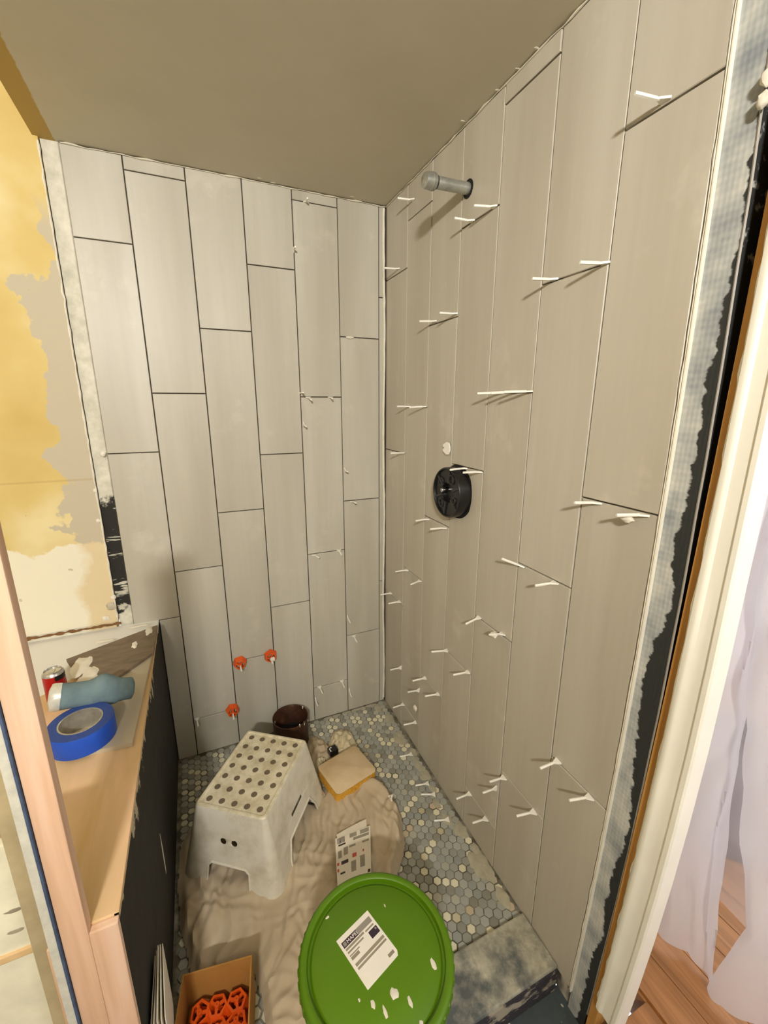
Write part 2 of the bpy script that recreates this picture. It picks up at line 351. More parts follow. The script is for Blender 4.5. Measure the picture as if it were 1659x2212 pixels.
# ================================================================== THE SETTING
H = 2.01; LEDGE = 0.60; PX = -0.858; PEND = -0.975       # ceiling, ledge height, ledge face, ledge end
GAP = 0.0016
def slab_tile(P, u0, u1, v0, v1, depth, ch=0.0012):
    """tile as a chamfered slab; P(u, v, off) gives a point, off measured towards the room"""
    m = MB(); c = ch
    vs = [P(u0+c, v0+c, 0), P(u1-c, v0+c, 0), P(u1-c, v1-c, 0), P(u0+c, v1-c, 0),
          P(u0, v0, -c), P(u1, v0, -c), P(u1, v1, -c), P(u0, v1, -c),
          P(u0, v0, -depth), P(u1, v0, -depth), P(u1, v1, -depth), P(u0, v1, -depth)]
    fs = [(0, 1, 2, 3)]+[(i, 4+i, 4+(i+1) % 4, (i+1) % 4) for i in range(4)]+[(4+i, 8+i, 8+(i+1) % 4, 4+(i+1) % 4) for i in range(4)]
    return m.add(vs, fs)

# --- back wall: substrate and tiles
m = MB(); m.box((-0.975, 0.007, -0.06), (0.10, 0.06, H+0.02)); wall_back = struct(m.build('wall_back', 'joint_back'))
J = [-0.9345, -0.789, -0.631, -0.472, -0.318, -0.165, -0.0125, 0.012]
BZ = {1: [0.597, 1.1855, 1.7855], 2: [0.162, 0.7675, 1.3695, 1.972], 3: [0.370, 0.9645, 1.5695], 4: [-0.03, 0.568, 1.1615, 1.771],
      5: [0.160, 0.764, 1.3615, 1.976], 6: [0.373, 0.965, 1.572], 7: [0.60, 1.715]}
PB = lambda u, v, off: Vector((u, -off, v))
for c in range(1, 8):
    cuts = [0.0]+[z for z in BZ[c] if z > 0.01]+[H-0.004]
    for i in range(len(cuts)-1):
        u0, u1 = J[c-1], J[c]
        if c == 1 and cuts[i+1] < 0.61: u0 = PX+0.001
        top = cuts[i+1]-(GAP if i < len(cuts)-2 else 0)
        dev = 0.0008*random.uniform(-1, 1)
        t = slab_tile(lambda u, v, off, d=dev: PB(u, v, off+d), u0+GAP, u1-GAP, cuts[i]+(GAP if i else 0.002), top, 0.008).build('tile', 'tile_back', wall_back)
# thinset ridge down the inside corner, and along the ceiling line
pts = [(0.006+0.002*math.sin(9*z)+0.0015*noise.noise((0, 0, 14*z)), -0.003, z) for z in [0.02+i*(H-0.03)/60 for i in range(61)]]
MB().tube(pts, [0.0045+0.0022*noise.noise((3, 0, 22*p[2])) for p in pts], 6).build('corner_bead', 'thinset', wall_back, True)
pts = [(-0.93+i*0.94/60, -0.002, H-0.004+0.003*noise.noise((i*0.4, 0, 0))) for i in range(61)]
MB().tube(pts, [max(0.0008, 0.0015+0.003*noise.noise((i*0.35, 5, 0))) for i in range(61)], 6).build('ceiling_bead', 'ceiling_paint', wall_back, True)
# plaster smear and crumbs along the cut below the plaster
# --- plaster wall left of the shower
m = MB(); m.box((-2.40, -0.003, 0.622), (-0.977, 0.06, 2.46)); m.box((-2.40, 0.004, -0.08), (-0.985, 0.06, 0.622))
wall_left_back = struct(m.build('wall_back_left', 'yellow_plaster'))
pts = [(-1.36+i*0.39/40, -0.006, 0.616+0.004*noise.noise((i*0.5, 2, 0))) for i in range(41)]
MB().tube(pts, [max(0.001, 0.004+0.006*noise.noise((i*0.6, 7, 1))) for i in range(41)], 6).build('crumbling_edge', 'old_wood', wall_left_back, True)
pts = [(-0.978+0.003*noise.noise((0, 1, i*0.7)), -0.004, 0.63+i*(H-0.64)/80) for i in range(81)]
MB().tube(pts, [max(0.001, 0.0024+0.003*noise.noise((9, 1, i*0.5))) for i in range(81)], 6).build('plaster_lip', 'thinset', wall_left_back, True)
def blob(name, c, r, mat, parent=None, sq=(1, 1, 1), seed=0, n=2):
    bm = bmesh.new(); bmesh.ops.create_icosphere(bm, subdivisions=n, radius=1.0)
    m = MB()
    for v in bm.verts:
        k = 1+0.45*noise.noise(v.co*1.7+Vector((seed, seed*2, 3)))
        v.co = Vector((v.co.x*sq[0]*k, v.co.y*sq[1]*k, v.co.z*sq[2]*k))*r
    bm.verts.index_update()
    m.add([v.co+Vector(c) for v in bm.verts], [[v.index for v in f.verts] for f in bm.faces]); bm.free()
    return m.build(name, mat, parent, True)
for i, (px, py, r) in enumerate([(222, 981, 0.008), (205, 1060, 0.006), (213, 1125, 0.007), (240, 1310, 0.014), (228, 1335, 0.010), (245, 1290, 0.008)]):
    p = on_back(px, py, -0.004); blob('plaster_crumb', p, r, 'thinset' if i != 3 else 'tile_edge_tan', wall_left_back, (1, 0.5, 1), i)

# --- ceilings
m = MB(); m.box((-0.988, -3.32, H), (0.12, 0.06, H+0.45)); ceiling = struct(m.build('ceiling', 'ceiling_paint'))
m = MB(); m.box((-2.45, -3.32, 2.44), (-0.98, 0.06, 2.50)); struct(m.build('ceiling_upper', 'room_paint'))
for i in range(7):
    px, py = [(560, 385), (590, 395), (760, 425), (1000, 262), (1075, 195), (1120, 150), (1160, 105)][i]
    p = on_z(px, py, H); blob('plaster_crumb', p, 0.005, 'ceiling_paint', ceiling, (1.6, 0.8, 0.3), i+20)

# --- right wall: substrate, tiles, strip of membrane, jamb and casing
def rbox(y0, y1, z0, z1, off0, off1, m, mi=0, lean=0.0):
    """box against the right wall; off towards the room; lean shifts y with height"""
    P = lambda y, z, o: rw(y-lean*z, z, o)
    vs = [P(y0, z0, off0), P(y1, z0, off0), P(y1, z1, off0), P(y0, z1, off0), P(y0, z0, off1), P(y1, z0, off1), P(y1, z1, off1), P(y0, z1, off1)]
    return m.add(vs, [(0, 3, 2, 1), (4, 5, 6, 7), (0, 1, 5, 4), (1, 2, 6, 5), (2, 3, 7, 6), (3, 0, 4, 7)], mi)
m = MB(); rbox(0.06, -1.112, -0.06, H+0.02, -0.08, -0.007, m); wall_right = struct(m.build('wall_right', 'joint_right'))
def ry(px, py): return on_right(px, py).y
RV = {1: [(885, 388), (881, 570), (873, 980), (868, 1240)], 2: [(940, 320), (932, 600), (922, 880), (908, 1250)], 3: [(1007, 250), (990, 680), (968, 1140), (958, 1400)],
      4: [(1100, 165), (1083, 440), (1040, 1020), (1020, 1350)], 5: [(1222, 50), (1152, 845), (1118, 1220), (1100, 1380)], 6: [(1380, 0), (1322, 565), (1258, 1075), (1228, 1270)], 7: [(1590, 0), (1425, 1115), (1305, 1750)]}
TRIM = lambda z: 0.0222*z*z-0.0499*z-1.1048             # outer edge of the tiling, a little out of true
Y = [0.0]+[sum(ry(*q) for q in RV[c])/len(RV[c]) for c in range(1, 8)]
RZ = {1: [0.556, 1.163, 1.771], 2: [0.120, 0.727, 1.328, 1.905], 3: [0.359, 0.9695, 1.5705], 4: [0.552, 1.166, 1.781], 5: [0.146, 0.750, 1.364, 1.969], 6: [0.358, 0.967, 1.5775], 7: [0.547, 1.162, 1.7685]}
PRW = lambda u, v, off: rw(u+(TRIM(v)-Y[7])*max(0.0, (u-Y[6])/(Y[7]-Y[6])), v, off)
for c in range(1, 8):
    cuts = [0.0]+RZ[c]+[H-0.004]
    for i in range(len(cuts)-1):
        dev = 0.0009*random.uniform(-1, 1)
        y0, y1 = Y[c]+GAP*0.8, Y[c-1]-(GAP*0.8 if c > 1 else 0.003)
        slab_tile(lambda u, v, off, d=dev: PRW(u, v, off+d), y0, y1, cuts[i]+(GAP if i else 0.002), cuts[i+1]-(GAP if i < len(cuts)-2 else 0), 0.008).build('tile', 'tile_right', wall_right)
pts = [rw(-i*1.12/70, H-0.004+0.003*noise.noise((i*0.4, 8, 0)), 0.002) for i in range(71)]
MB().tube(pts, [max(0.0008, 0.0015+0.003*noise.noise((i*0.35, 15, 0))) for i in range(71)], 6).build('ceiling_bead', 'ceiling_paint', wall_right, True)
# edge trim of the tiled wall
# membrane strip beyond the trim
# the old frame is slightly bowed
MEM = lambda z: 0.0299*z*z-0.0625*z-1.1533
BLK = lambda z: 0.0170*z*z-0.0538*z-1.1571
WOD = lambda z: 0.0234*z*z-0.0634*z-1.1667
CAS = lambda z: 0.0488*min(z, 1.05)**2-0.0936*min(z, 1.05)-1.2167
ZS = [-0.08+i*(H+0.08)/14 for i in range(15)]
def bowed(y0, y1, o0, o1, m, zs=ZS):
    vs = []
    for z in zs: vs += [rw(y0(z), z, o0), rw(y0(z), z, o1), rw(y1(z), z, o1), rw(y1(z), z, o0)]
    n = len(zs); fs = [(4*i+k, 4*i+(k+1) % 4, 4*i+4+(k+1) % 4, 4*i+4+k) for i in range(n-1) for k in range(4)]+[(0, 1, 2, 3), tuple(4*n-4+k for k in range(4))]
    return m.add(vs, fs)
ZT = [i*(H-0.004)/14 for i in range(15)]
m = MB(); bowed(lambda z: TRIM(z)-0.0008, lambda z: TRIM(z)-0.0045, -0.006, 0.0012, m, ZT); bowed(lambda z: TRIM(z)-0.0045, lambda z: TRIM(z)-0.0065, -0.008, 0.0035, m, ZT); struct(m.build('trim_1', 'white_trim'))
pts = [rw(TRIM(z)-0.001, z, 0.001) for z in [0.02+i*1.95/90 for i in range(91)]]
MB().tube(pts, [max(0.0006, 0.0012+0.0022*noise.noise((i*0.6, 31, 0))) for i in range(91)], 5).build('trim_smear', 'thinset', wall_right, True)
m = MB(); bowed(lambda z: TRIM(z)-0.004, MEM, -0.06, -0.003, m); strip = m.build('membrane_strip', 'mesh_strip', wall_right)
pts = [rw(MEM(z)-0.001+0.0012*noise.noise((0, 4, z*9)), z, -0.003) for z in [i*H/60 for i in range(61)]]
MB().tube(pts, 0.0020, 5).build('board_edge', 'label_grey', strip, True)
m = MB(); bowed(lambda z: MEM(z)+0.01, lambda z: BLK(z)-0.0005, -0.10, -0.050, m); struct(m.build('wall_right_gap_shade', 'void'))  # near-black slab puts the darkness of the gap into its colour
m = MB(); bowed(lambda z: BLK(z)-0.001, lambda z: WOD(z)-0.008, -0.072, 0.0005, m); struct(m.build('door_jamb', 'jamb_wood'))
prof = [(0.0, 0.001), (0.0, 0.010), (0.05, 0.014), (0.18, 0.016), (0.26, 0.0155), (0.34, 0.0125), (0.56, 0.013), (0.74, 0.014), (0.80, 0.0175), (0.94, 0.018), (1.0, 0.0155), (1.0, -0.02), (0.0, -0.02)]
m = MB(); k = len(prof); zc = [0.085]+[0.2+i*(H-0.2)/12 for i in range(13)]; vs = []
for z in zc:
    y0, y1 = WOD(z)-0.005, CAS(z)
    vs += [rw(y0+(y1-y0)*d-(0.004 if False else 0), z, o) for d, o in prof]
n = len(zc); m.add(vs, [tuple(range(k)), tuple((n-1)*k+i for i in range(k))]+[(r*k+i, r*k+(i+1) % k, (r+1)*k+(i+1) % k, (r+1)*k+i) for r in range(n-1) for i in range(k)])
casing = struct(m.build('trim_2', 'casing_paint', None, True))
pts = [rw(WOD(z)-0.0045, z, 0.008+0.003*noise.noise((1, 1, z*30))) for z in [0.1+i*1.85/120 for i in range(121)]]
MB().tube(pts, [max(0.0005, 0.0016+0.0028*noise.noise((4, 2, i*0.45))) for i in range(121)], 5).build('paint_lip', 'casing_paint', casing, True)
for i, (px, py) in enumerate([(1659, 165), (1650, 215)]):
    blob('plaster_crumb', on_right(px, py, 0.01), 0.008, 'thinset', casing, (0.7, 1, 1.3), i+40)
# wall beyond the doorway, above it, and the rest of the bathroom shell
m = MB(); rbox(-2.10, -3.30, -0.12, H+0.1, -0.12, 0.0, m); rbox(-1.10, -3.30, 1.985, H+0.5, -0.12, -0.005, m); struct(m.build('wall_right_rear', 'room_paint'))
m = MB(); m.box((-2.45, -3.34, -0.12), (0.15, -3.26, 2.5)); struct(m.build('wall_rear', 'room_paint'))
m = MB(); m.box((-2.46, -3.3, -0.12), (-2.38, 0.06, 2.5)); struct(m.build('wall_left', 'room_paint'))
m = MB(); m.box((-2.45, -3.32, -0.12), (0.10, -1.066, -0.062)); m.box((-2.45, -1.07, -0.12), (-0.98, 0.06, -0.062)); struct(m.build('floor_bathroom', 'slate_floor'))

# --- low wall with its ledge
m = MB(); m.box((-1.45, PEND+0.006, -0.06), (PX-0.006, 0.006, LEDGE-0.012)); low = struct(m.build('wall_low', 'gypsum'))
m = MB()
pts_r = []
zs = [-0.04+i*0.04 for i in range(16)]+[LEDGE-0.001]
m.box((PX-0.006, PEND, -0.05), (PX, 0.005, LEDGE-0.001)); m.build('membrane_face', 'black_membrane', low)
m = MB(); m.box((-1.45, PEND, LEDGE-0.012), (PX+0.0005, 0.005, LEDGE), 0, 0.0015); m.build('ledge_top', 'ledge_top', low)
m = MB(); m.box((-0.945, PEND-0.012, -0.06), (PX+0.0, PEND, LEDGE-0.004), 0, 0.002); m.build('end_board', 'peach_wood', low)
# white scuff on the membrane
m = MB(); m.prism([(-0.58, 0.30), (-0.574, 0.25), (-0.576, 0.18), (-0.581, 0.17), (-0.584, 0.24)], 0, 0.0008, 0, frame(Vector((0, 1, 0)), Vector((0, 0, 1)), Vector((1, 0, 0)), (PX, 0, 0)))
m.build('thinset_smear', 'thinset', low)

# --- post and torn boards at the near left
def vert_x(px, py, Yp): return on_back(px, py, Yp).x
YP = PEND-0.012
m = MB(); m.box((-0.9255, YP-0.002, -0.06), (-0.894, YP+0.018, 1.24), 0, 0.002); tag(m.build('wooden_post', 'peach_wood'), 'bare peach coloured wooden post standing at the near end of the ledge', 'post')
m = MB(); m.box((-0.9395, YP-0.006, 0.05), (-0.9285, YP+0.03, 1.22), 0, 0.001); dw = tag(m.build('drywall_edge', 'gypsum', None), 'raw grey drywall edge with blue paper against the post', 'drywall')
m = MB(); m.box((-0.9287, YP-0.0065, 0.05), (-0.9260, YP+0.03, 1.22)); m.build('paper_face', 'drywall_blue', dw)
m = MB(); m.box((-0.9605, YP+0.004, 0.12), (-0.9415, YP+0.03, 1.20), 0, 0.002); struct(m.build('trim_3', 'trim_tan'))
m = MB(); m.box((-1.40, YP+0.016, 0.20), (-0.962, YP+0.03, 0.78), 0, 0.002); wp = struct(m.build('wall_panel', 'white_panel'))
for i, (px, py) in enumerate([(28, 1968), (33, 2012)]):
    p = on_back(px, py, YP+0.0155); blob('stain', p, 0.006, 'rubble', wp, (1.5, 0.05, 0.5), i+50, 3)
m = MB(); m.box((-1.40, YP-0.02, 0.14), (-0.945, YP+0.03, 0.205), 0, 0.004); struct(m.build('wall_panel_base', 'rubble'))
m = MB(); m.box((-1.40, YP-0.05, -0.06), (-0.93, YP+0.0, 0.14), 0, 0.006); struct(m.build('wall_panel_plinth', 'slate_floor'))

# --- shower floor, mosaic
m = MB(); m.box((PX-0.01, -0.955, -0.12), (0.06, 0.02, -0.0025)); floor = struct(m.build('floor', 'grout_bed'))
PITCH = 0.025; RH = (PITCH-0.0022)/math.sqrt(3)
def hex_mesh(name, mat, r, ch=0.0012, top=0.0):
    b = MB(); a = [math.radians(60*i) for i in range(6)]
    vs = [((r-ch)*math.cos(t), (r-ch)*math.sin(t), top) for t in a]+[(r*math.cos(t), r*math.sin(t), top-ch) for t in a]+[(r*math.cos(t), r*math.sin(t), -0.006) for t in a]
    b.add(vs, [(0, 1, 2, 3, 4, 5)]+[(i, 6+i, 6+(i+1) % 6, (i+1) % 6) for i in range(6)]+[(6+i, 12+i, 12+(i+1) % 6, 6+(i+1) % 6) for i in range(6)])
    me = bpy.data.meshes.new(name); me.from_pydata([tuple(p) for p in b.v], [], b.f); me.materials.append(MAT[mat]); me.update(); return me, b
hg, hgb = hex_mesh('hex_grey', 'hex_grey', RH); hc, hcb = hex_mesh('hex_cream', 'hex_cream', RH*0.88)
cells = []
dx = PITCH*math.sqrt(3)/2
for i in range(-1, 44):
    for j in range(-1, 40):
        x = -0.012-i*dx; y = -0.012-(j+(0.5 if i % 2 else 0))*PITCH
        if x > 0.004 or x < PX+0.008 or y > -0.004 or y < -0.945: continue
        cells.append((x, y, random.random() < 0.22, random.uniform(-0.0006, 0.0006)))
def inview(x, y):
    d = Vector((x, y, 0))-CAM; z = d.dot(FW)
    px, py = 829.5+FPX*d.dot(RT)/z, 1106-FPX*d.dot(UP)/z
    return px, py
def shown(c):                                            # right-hand strip and the back corner stay bare of cloth
    px, py = inview(c[0], c[1])
    return c[0] > -0.30 and not (640 < px < 985 and py > 1890) and not (px < 870 and 1690 < py)
cells.sort(key=lambda c: (not shown(c), (Vector((c[0], c[1], 0))-CAM).length))
for x, y, cr, dz in cells[:300]:
    o = bpy.data.objects.new('hex_tile', hc if cr else hg); COL.objects.link(o); o.parent = floor; o.location = (x, y, dz)
    o.rotation_euler = (random.uniform(-.01, .01), random.uniform(-.01, .01), 0)
m = MB()
for x, y, cr, dz in cells[300:]:
    b = hcb if cr else hgb
    m.add([p+Vector((x, y, dz)) for p in b.v], b.f, 0 if cr else random.choice((1, 2, 3, 4)))
o = m.build('hex_tiles_far', ['hex_cream', 'hex_grey_a', 'hex_grey_b', 'hex_grey_c', 'hex_grey_a'], floor); o['kind'] = 'stuff'; o['label'] = 'grey and cream hexagon mosaic around and under the drop cloth'
# thinset smeared on the mosaic along the walls
for i in range(26):
    t = random.random(); y = -0.03-0.88*t; x = -0.008-abs(random.gauss(0, 0.016)); w = 0.010+0.014*random.random()
    blob('thinset_smear', (x, y, 0.0006), w, 'mosaic_haze', floor, (0.8, 1.3, 0.06), i+80, 2)
for i in range(12):
    blob('thinset_smear', (-0.03-0.42*random.random(), -0.010, 0.0006), 0.012, 'mosaic_haze', floor, (1.5, 0.6, 0.1), i+120, 2)

# --- curb at the mouth of the shower
m = MB(); m.box((PX-0.006, -1.068, -0.10), (WA-0.015, -0.945, 0.016), 0, 0.004); curb = struct(m.build('curb', 'curb_thinset'))
m = MB(); m.box((PX+0.005, -1.072, -0.062), (WA-0.018, -1.0675, 0.008)); m.build('curb_face', 'curb_face', curb)

# --- room beyond the doorway
m = MB(); m.box((0.13, -3.6, -0.06), (3.2, 0.6, 0.02)); fo = struct(m.build('floor_outer', 'oak_plank'))
m = MB(); m.box((0.0, -2.12, -0.06), (0.134, -1.20, 0.022), 0, 0.002); struct(m.build('door_threshold', 'oak_plank'))
for i in range(16):
    x0 = 0.135+i*0.082
    m = MB(); m.box((x0, -3.0, 0.018), (x0+0.0805, -0.4, 0.030+0.0), 0, 0.001); m.build('plank', 'oak_plank', fo)
m = MB(); m.box((2.6, -3.6, 0.0), (2.66, 0.8, 2.6)); struct(m.build('wall_outer', 'outer_paint'))
m = MB(); m.box((0.13, 0.55, 0.0), (2.66, 0.62, 2.6)); struct(m.build('wall_outer_back', 'outer_paint'))

# ================================================================== THINGS
# --- tile spacers stuck in the joints
def spacer_parts(base, tip, wide, name, fan=None):
    """stick with a flared foot; wide = direction of the flare inside the joint"""
    e = empty(name, base)
    ax = (tip-base).normalized(); Wd = (wide-ax*wide.dot(ax)).normalized(); T = ax.cross(Wd)
    Ln = (tip-base).length
    fw_, ft, hl = 0.0095, 0.0017, 0.014
    m = MB(); F = frame(Wd, T, ax, base)
    m.prism([(-fw_, -0.0), (fw_, -0.0), (0.0026, hl), (-0.0026, hl)], -ft, ft, 0, frame(Wd, ax, -T, base))
    m.build('foot', 'spacer_white', e)
    m = MB(); m.tube([base+ax*(hl-0.002), base+ax*(hl+0.004), tip-ax*0.001, tip], [0.0026, 0.0030, 0.0030, 0.0026], 6); m.build('stick', 'spacer_white', e, True)
    return e
ORD = ['first', 'second', 'third', 'fourth', 'fifth', 'sixth', 'seventh', 'eighth', 'ninth', 'tenth', 'eleventh', 'twelfth']
RP = [((894, 432), (859, 428)), ((1071, 447), (1024, 444)), ((1022, 478), (982, 471)), ((1440, 218), (1372, 201)), ((862, 581), (831, 579)), ((985, 678), (950, 676)), ((941, 694), (906, 694)),
      ((921, 878), (884, 880)), ((884, 878), (858, 878)), ((872, 978), (844, 979)), ((1039, 1019), (1000, 1021)), ((1006, 1011), (972, 1015)), ((1085, 848), (1031, 850)), ((1114, 847), (1061, 849)), ((1150, 845), (1089, 847)),
      ((1310, 569), (1253, 567)), ((1200, 604), (1150, 602)), ((1293, 1086), (1241, 1086)), ((1395, 1112), (1332, 1113)), ((925, 1121), (898, 1125)), ((963, 1140), (929, 1143)), ((881, 1231), (854, 1235)), ((908, 1254), (887, 1263)),
      ((845, 1281), (822, 1285)), ((864, 1299), (839, 1304)), ((1036, 1333), (1006, 1348)), ((1087, 1369), (1057, 1371)), ((967, 1405), (932, 1408)), ((867, 1442), (843, 1447)), ((920, 1464), (891, 1471)), ((906, 1491), (881, 1495)), ((948, 1499), (918, 1504)),
      ((1013, 1451), (979, 1458)), ((872, 1521), (849, 1529)), ((899, 1560), (872, 1566)), ((1129, 1224), (1084, 1207)), ((1201, 1258), (1156, 1265)), ((1207, 1643), (1167, 1660)), ((1277, 1721), (1230, 1729)), ((1156, 1753), (1116, 1763)),
      ((1090, 1679), (1058, 1689)), ((1073, 1702), (1043, 1713)), ((1016, 1714), (986, 1726)), ((1051, 1768), (1021, 1778))]
info = []
for b, t in RP:
    B = on_right(*b); T = on_right(*t, 0.050)
    c = next((k for k in range(1, 8) if B.y > Y[k]), 7)
    # the flare lies in whichever joint is nearer
    dz = min(abs(B.z-z) for k in range(max(1, c-1), min(7, c+1)+1) for z in RZ[k]); dy = min(abs(B.y-y) for y in Y[1:])
    info.append([c, -B.z, B, T, Vector((0, 1, 0)) if dz < dy+0.02 else Vector((0, 0, 1))])
info.sort(key=lambda q: (q[0], q[1]))
colname = {1: 'corner column of tiles', 2: 'second tile column from corner', 3: 'third tile column from corner', 4: 'fourth tile column from corner', 5: 'fifth tile column from corner', 6: 'sixth tile column from corner', 7: 'outermost tile column'}
cnt = {}
for c, _, B, T, Wd in info:
    k = cnt.get(c, 0); cnt[c] = k+1
    e = spacer_parts(B, T, Wd, 'tile_spacer')
    tag(e, f'white tile spacer on right wall, {colname[c]}, {ORD[k]} from top', 'spacer', 'white tile spacers on the right wall')
BP = [((661, 437), (664, 428)), ((634, 540), (638, 533)), ((651, 849), (655, 848)), ((666, 858), (673, 864)), ((714, 858), (718, 861)), ((655, 917), (661, 921)), ((744, 1016), (751, 1019)), ((761, 1083), (769, 1087)),
      ((678, 1198), (689, 1205)), ((732, 1188), (738, 1199)), ((750, 1333), (757, 1345)), ((764, 1373), (771, 1387)), ((690, 1483), (697, 1498)), ((738, 1470), (744, 1485)), ((754, 1490), (759, 1505)), ((681, 1510), (686, 1524)), ((425, 1552), (428, 1569))]
info = []
for b, t in BP:
    B = on_back(*b); T = on_back(*t, -0.046)
    c = next((k for k in range(1, 8) if B.x < J[k]), 7)
    dz = min(abs(B.z-z) for z in BZ[c]); dxx = min(abs(B.x-q) for q in J)
    info.append([c, -B.z, B, T, Vector((1, 0, 0)) if dz < dxx+0.02 else Vector((0, 0, 1))])
info.sort(key=lambda q: (q[0], q[1])); cnt = {}
bcol = {2: 'second tile column from left', 3: 'third tile column from left', 4: 'fourth tile column from left', 5: 'fifth tile column from left', 6: 'last full tile column', 7: 'narrow corner strip', 1: 'first tile column'}
for c, _, B, T, Wd in info:
    k = cnt.get(c, 0); cnt[c] = k+1
    tag(spacer_parts(B, T, Wd, 'tile_spacer'), f'white tile spacer on back wall, {bcol[c]}, {ORD[k]} from top', 'spacer', 'white tile spacers on the back wall')
# spacers lying at the foot of the right wall and on the cloth
for i, (b, t, lab) in enumerate([((890, 1629), (866, 1634), 'farthest spacer lying on the mosaic along the right wall'), ((926, 1692), (897, 1697), 'second farthest spacer lying on the mosaic along the right wall'), ((940, 1716), (907, 1716), 'third spacer lying on the mosaic along the right wall'), ((970, 1770), (938, 1773), 'nearest spacer lying on the mosaic along the right wall, smeared with thinset')]):
    B = on_z(*b, 0.004); T = on_z(*t, 0.004); T = B+(T-B).normalized()*0.05
    e = spacer_parts(B, T, Vector((0, 1, 0)), 'tile_spacer'); tag(e, lab, 'spacer', 'spacers lying on the floor')
# lumps of dried thinset stuck on three spacers
blob('thinset_lump', on_right(1356, 1122, 0.02), 0.009, 'thinset', None, (0.8, 1.4, 0.7), 3)
tag(bpy.data.objects['thinset_lump'], 'lump of dried thinset hanging under spacer on outermost tile column', 'thinset')
o = blob('thinset_lump', on_right(1066, 1371, 0.03), 0.009, 'thinset', None, (0.9, 1.2, 0.8), 9); tag(o, 'lump of dried thinset on spacer in the fifth tile column', 'thinset')
o = blob('thinset_lump', on_right(897, 1530, 0.006), 0.013, 'thinset', None, (0.5, 0.9, 1.1), 12); tag(o, 'white blob of thinset low on right wall near the corner', 'thinset')
o = blob('thinset_lump', on_back(756, 729, -0.003), 0.010, 'thinset', None, (1.6, 0.4, 0.5), 15); tag(o, 'thinset smear in upper joint of last full back wall column', 'thinset')

# --- white levelling clip above the valve
B = on_right(968, 969, 0.006)
m = MB(); out = [(-0.028, 0.011), (-0.008, 0.022), (0.004, 0.020), (0.010, 0.006), (0.010, -0.008), (0.004, -0.020), (-0.008, -0.022), (-0.028, -0.011), (-0.027, -0.004), (-0.018, 0.001), (-0.027, 0.004)]
m.prism([(a*1.0, b*0.85) for a, b in out], -0.0015, 0.0015, 0, frame(Vector((-WB*0, -1, 0)), Vector((0, 0, 1)), Vector((-1, 0, 0)), B))
clip = tag(m.build('levelling_clip', 'spacer_white'), 'small white notched clip stuck in the joint above the valve', 'clip')

# --- orange spin caps on the back wall and in the box
def cap_mesh():
    a = [math.radians(60*i+10) for i in range(6)]; ro, ri, d = 0.027, 0.0215, 0.020
    m = MB(); n = 6
    o0 = [(ro*math.cos(t), ro*math.sin(t)) for t in a]; i0 = [(ri*math.cos(t), ri*math.sin(t)) for t in a]
    o1 = [(0.80*x, 0.80*y) for x, y in o0]; i1 = [(0.76*x, 0.76*y) for x, y in i0]
    vs = [(x, y, 0) for x, y in o0]+[(x, y, 0) for x, y in i0]+[(x, y, d) for x, y in o1]+[(x, y, d) for x, y in i1]
    fs = []
    for i in range(n):
        j = (i+1) % n
        fs += [(i, j, 12+j, 12+i), (6+i, 18+i, 18+j, 6+j), (12+i, 12+j, 18+j, 18+i), (i, 6+i, 6+j, j)]
    m.add(vs, fs)
    for k in range(3):
        t = math.radians(120*k+10+30); c, s = math.cos(t), math.sin(t); w = 0.0028
        m.prism([(-s*w, c*w), (s*w, -c*w), (0.0185*c+s*w, 0.0185*s-c*w), (0.0185*c-s*w, 0.0185*s+c*w)], d-0.005, d-0.0005)
    m.lathe([(0.001, d+0.004), (0.0055, d+0.004), (0.006, d-0.008), (0.001, d-0.008)], 10)
    return m
CM = cap_mesh()
def cap(name, M):
    me = bpy.data.meshes.get('spin_cap_mesh')
    if not me:
        me = bpy.data.meshes.new('spin_cap_mesh'); me.from_pydata([tuple(p) for p in CM.v], [], CM.f); me.materials.append(MAT['orange_plastic']); me.update()
        bm = bmesh.new(); bm.from_mesh(me); bmesh.ops.recalc_face_normals(bm, faces=bm.faces[:]); bm.to_mesh(me); bm.free()
    o = bpy.data.objects.new(name, me); COL.objects.link(o); o.matrix_basis = M; return o
for i, (px, py, lab) in enumerate([(518, 1430, 'orange hexagonal spin cap left of the pair on back wall'), (584, 1415, 'orange hexagonal spin cap right of the pair, crusted with thinset'), (502, 1532, 'lone orange spin cap low on back wall above the stool')]):
    B = on_back(px, py, -0.004)
    M = frame(Vector((1, 0, 0)), Vector((0, 0, 1)), Vector((0, -1, 0)), B) @ Matrix.Rotation(0.35*i, 4, 'Z')
    o = tag(cap('spin_cap', M), lab, 'cap', 'orange spin caps on the back wall')
    m = MB(); m.tube([B+Vector((0, -0.018, -0.004)), B+Vector((0.0, -0.052, -0.006))], 0.003, 6); s_ = m.build('stem', 'spacer_white', None, True)
    s_.parent = o; s_.matrix_parent_inverse = M.inverted()
    if i == 1:
        s2 = blob('thinset_crust', B+Vector((0.004, -0.028, -0.004)), 0.010, 'thinset', None, (1, 0.6, 1.2), 6); s2.parent = o; s2.matrix_parent_inverse = M.inverted()

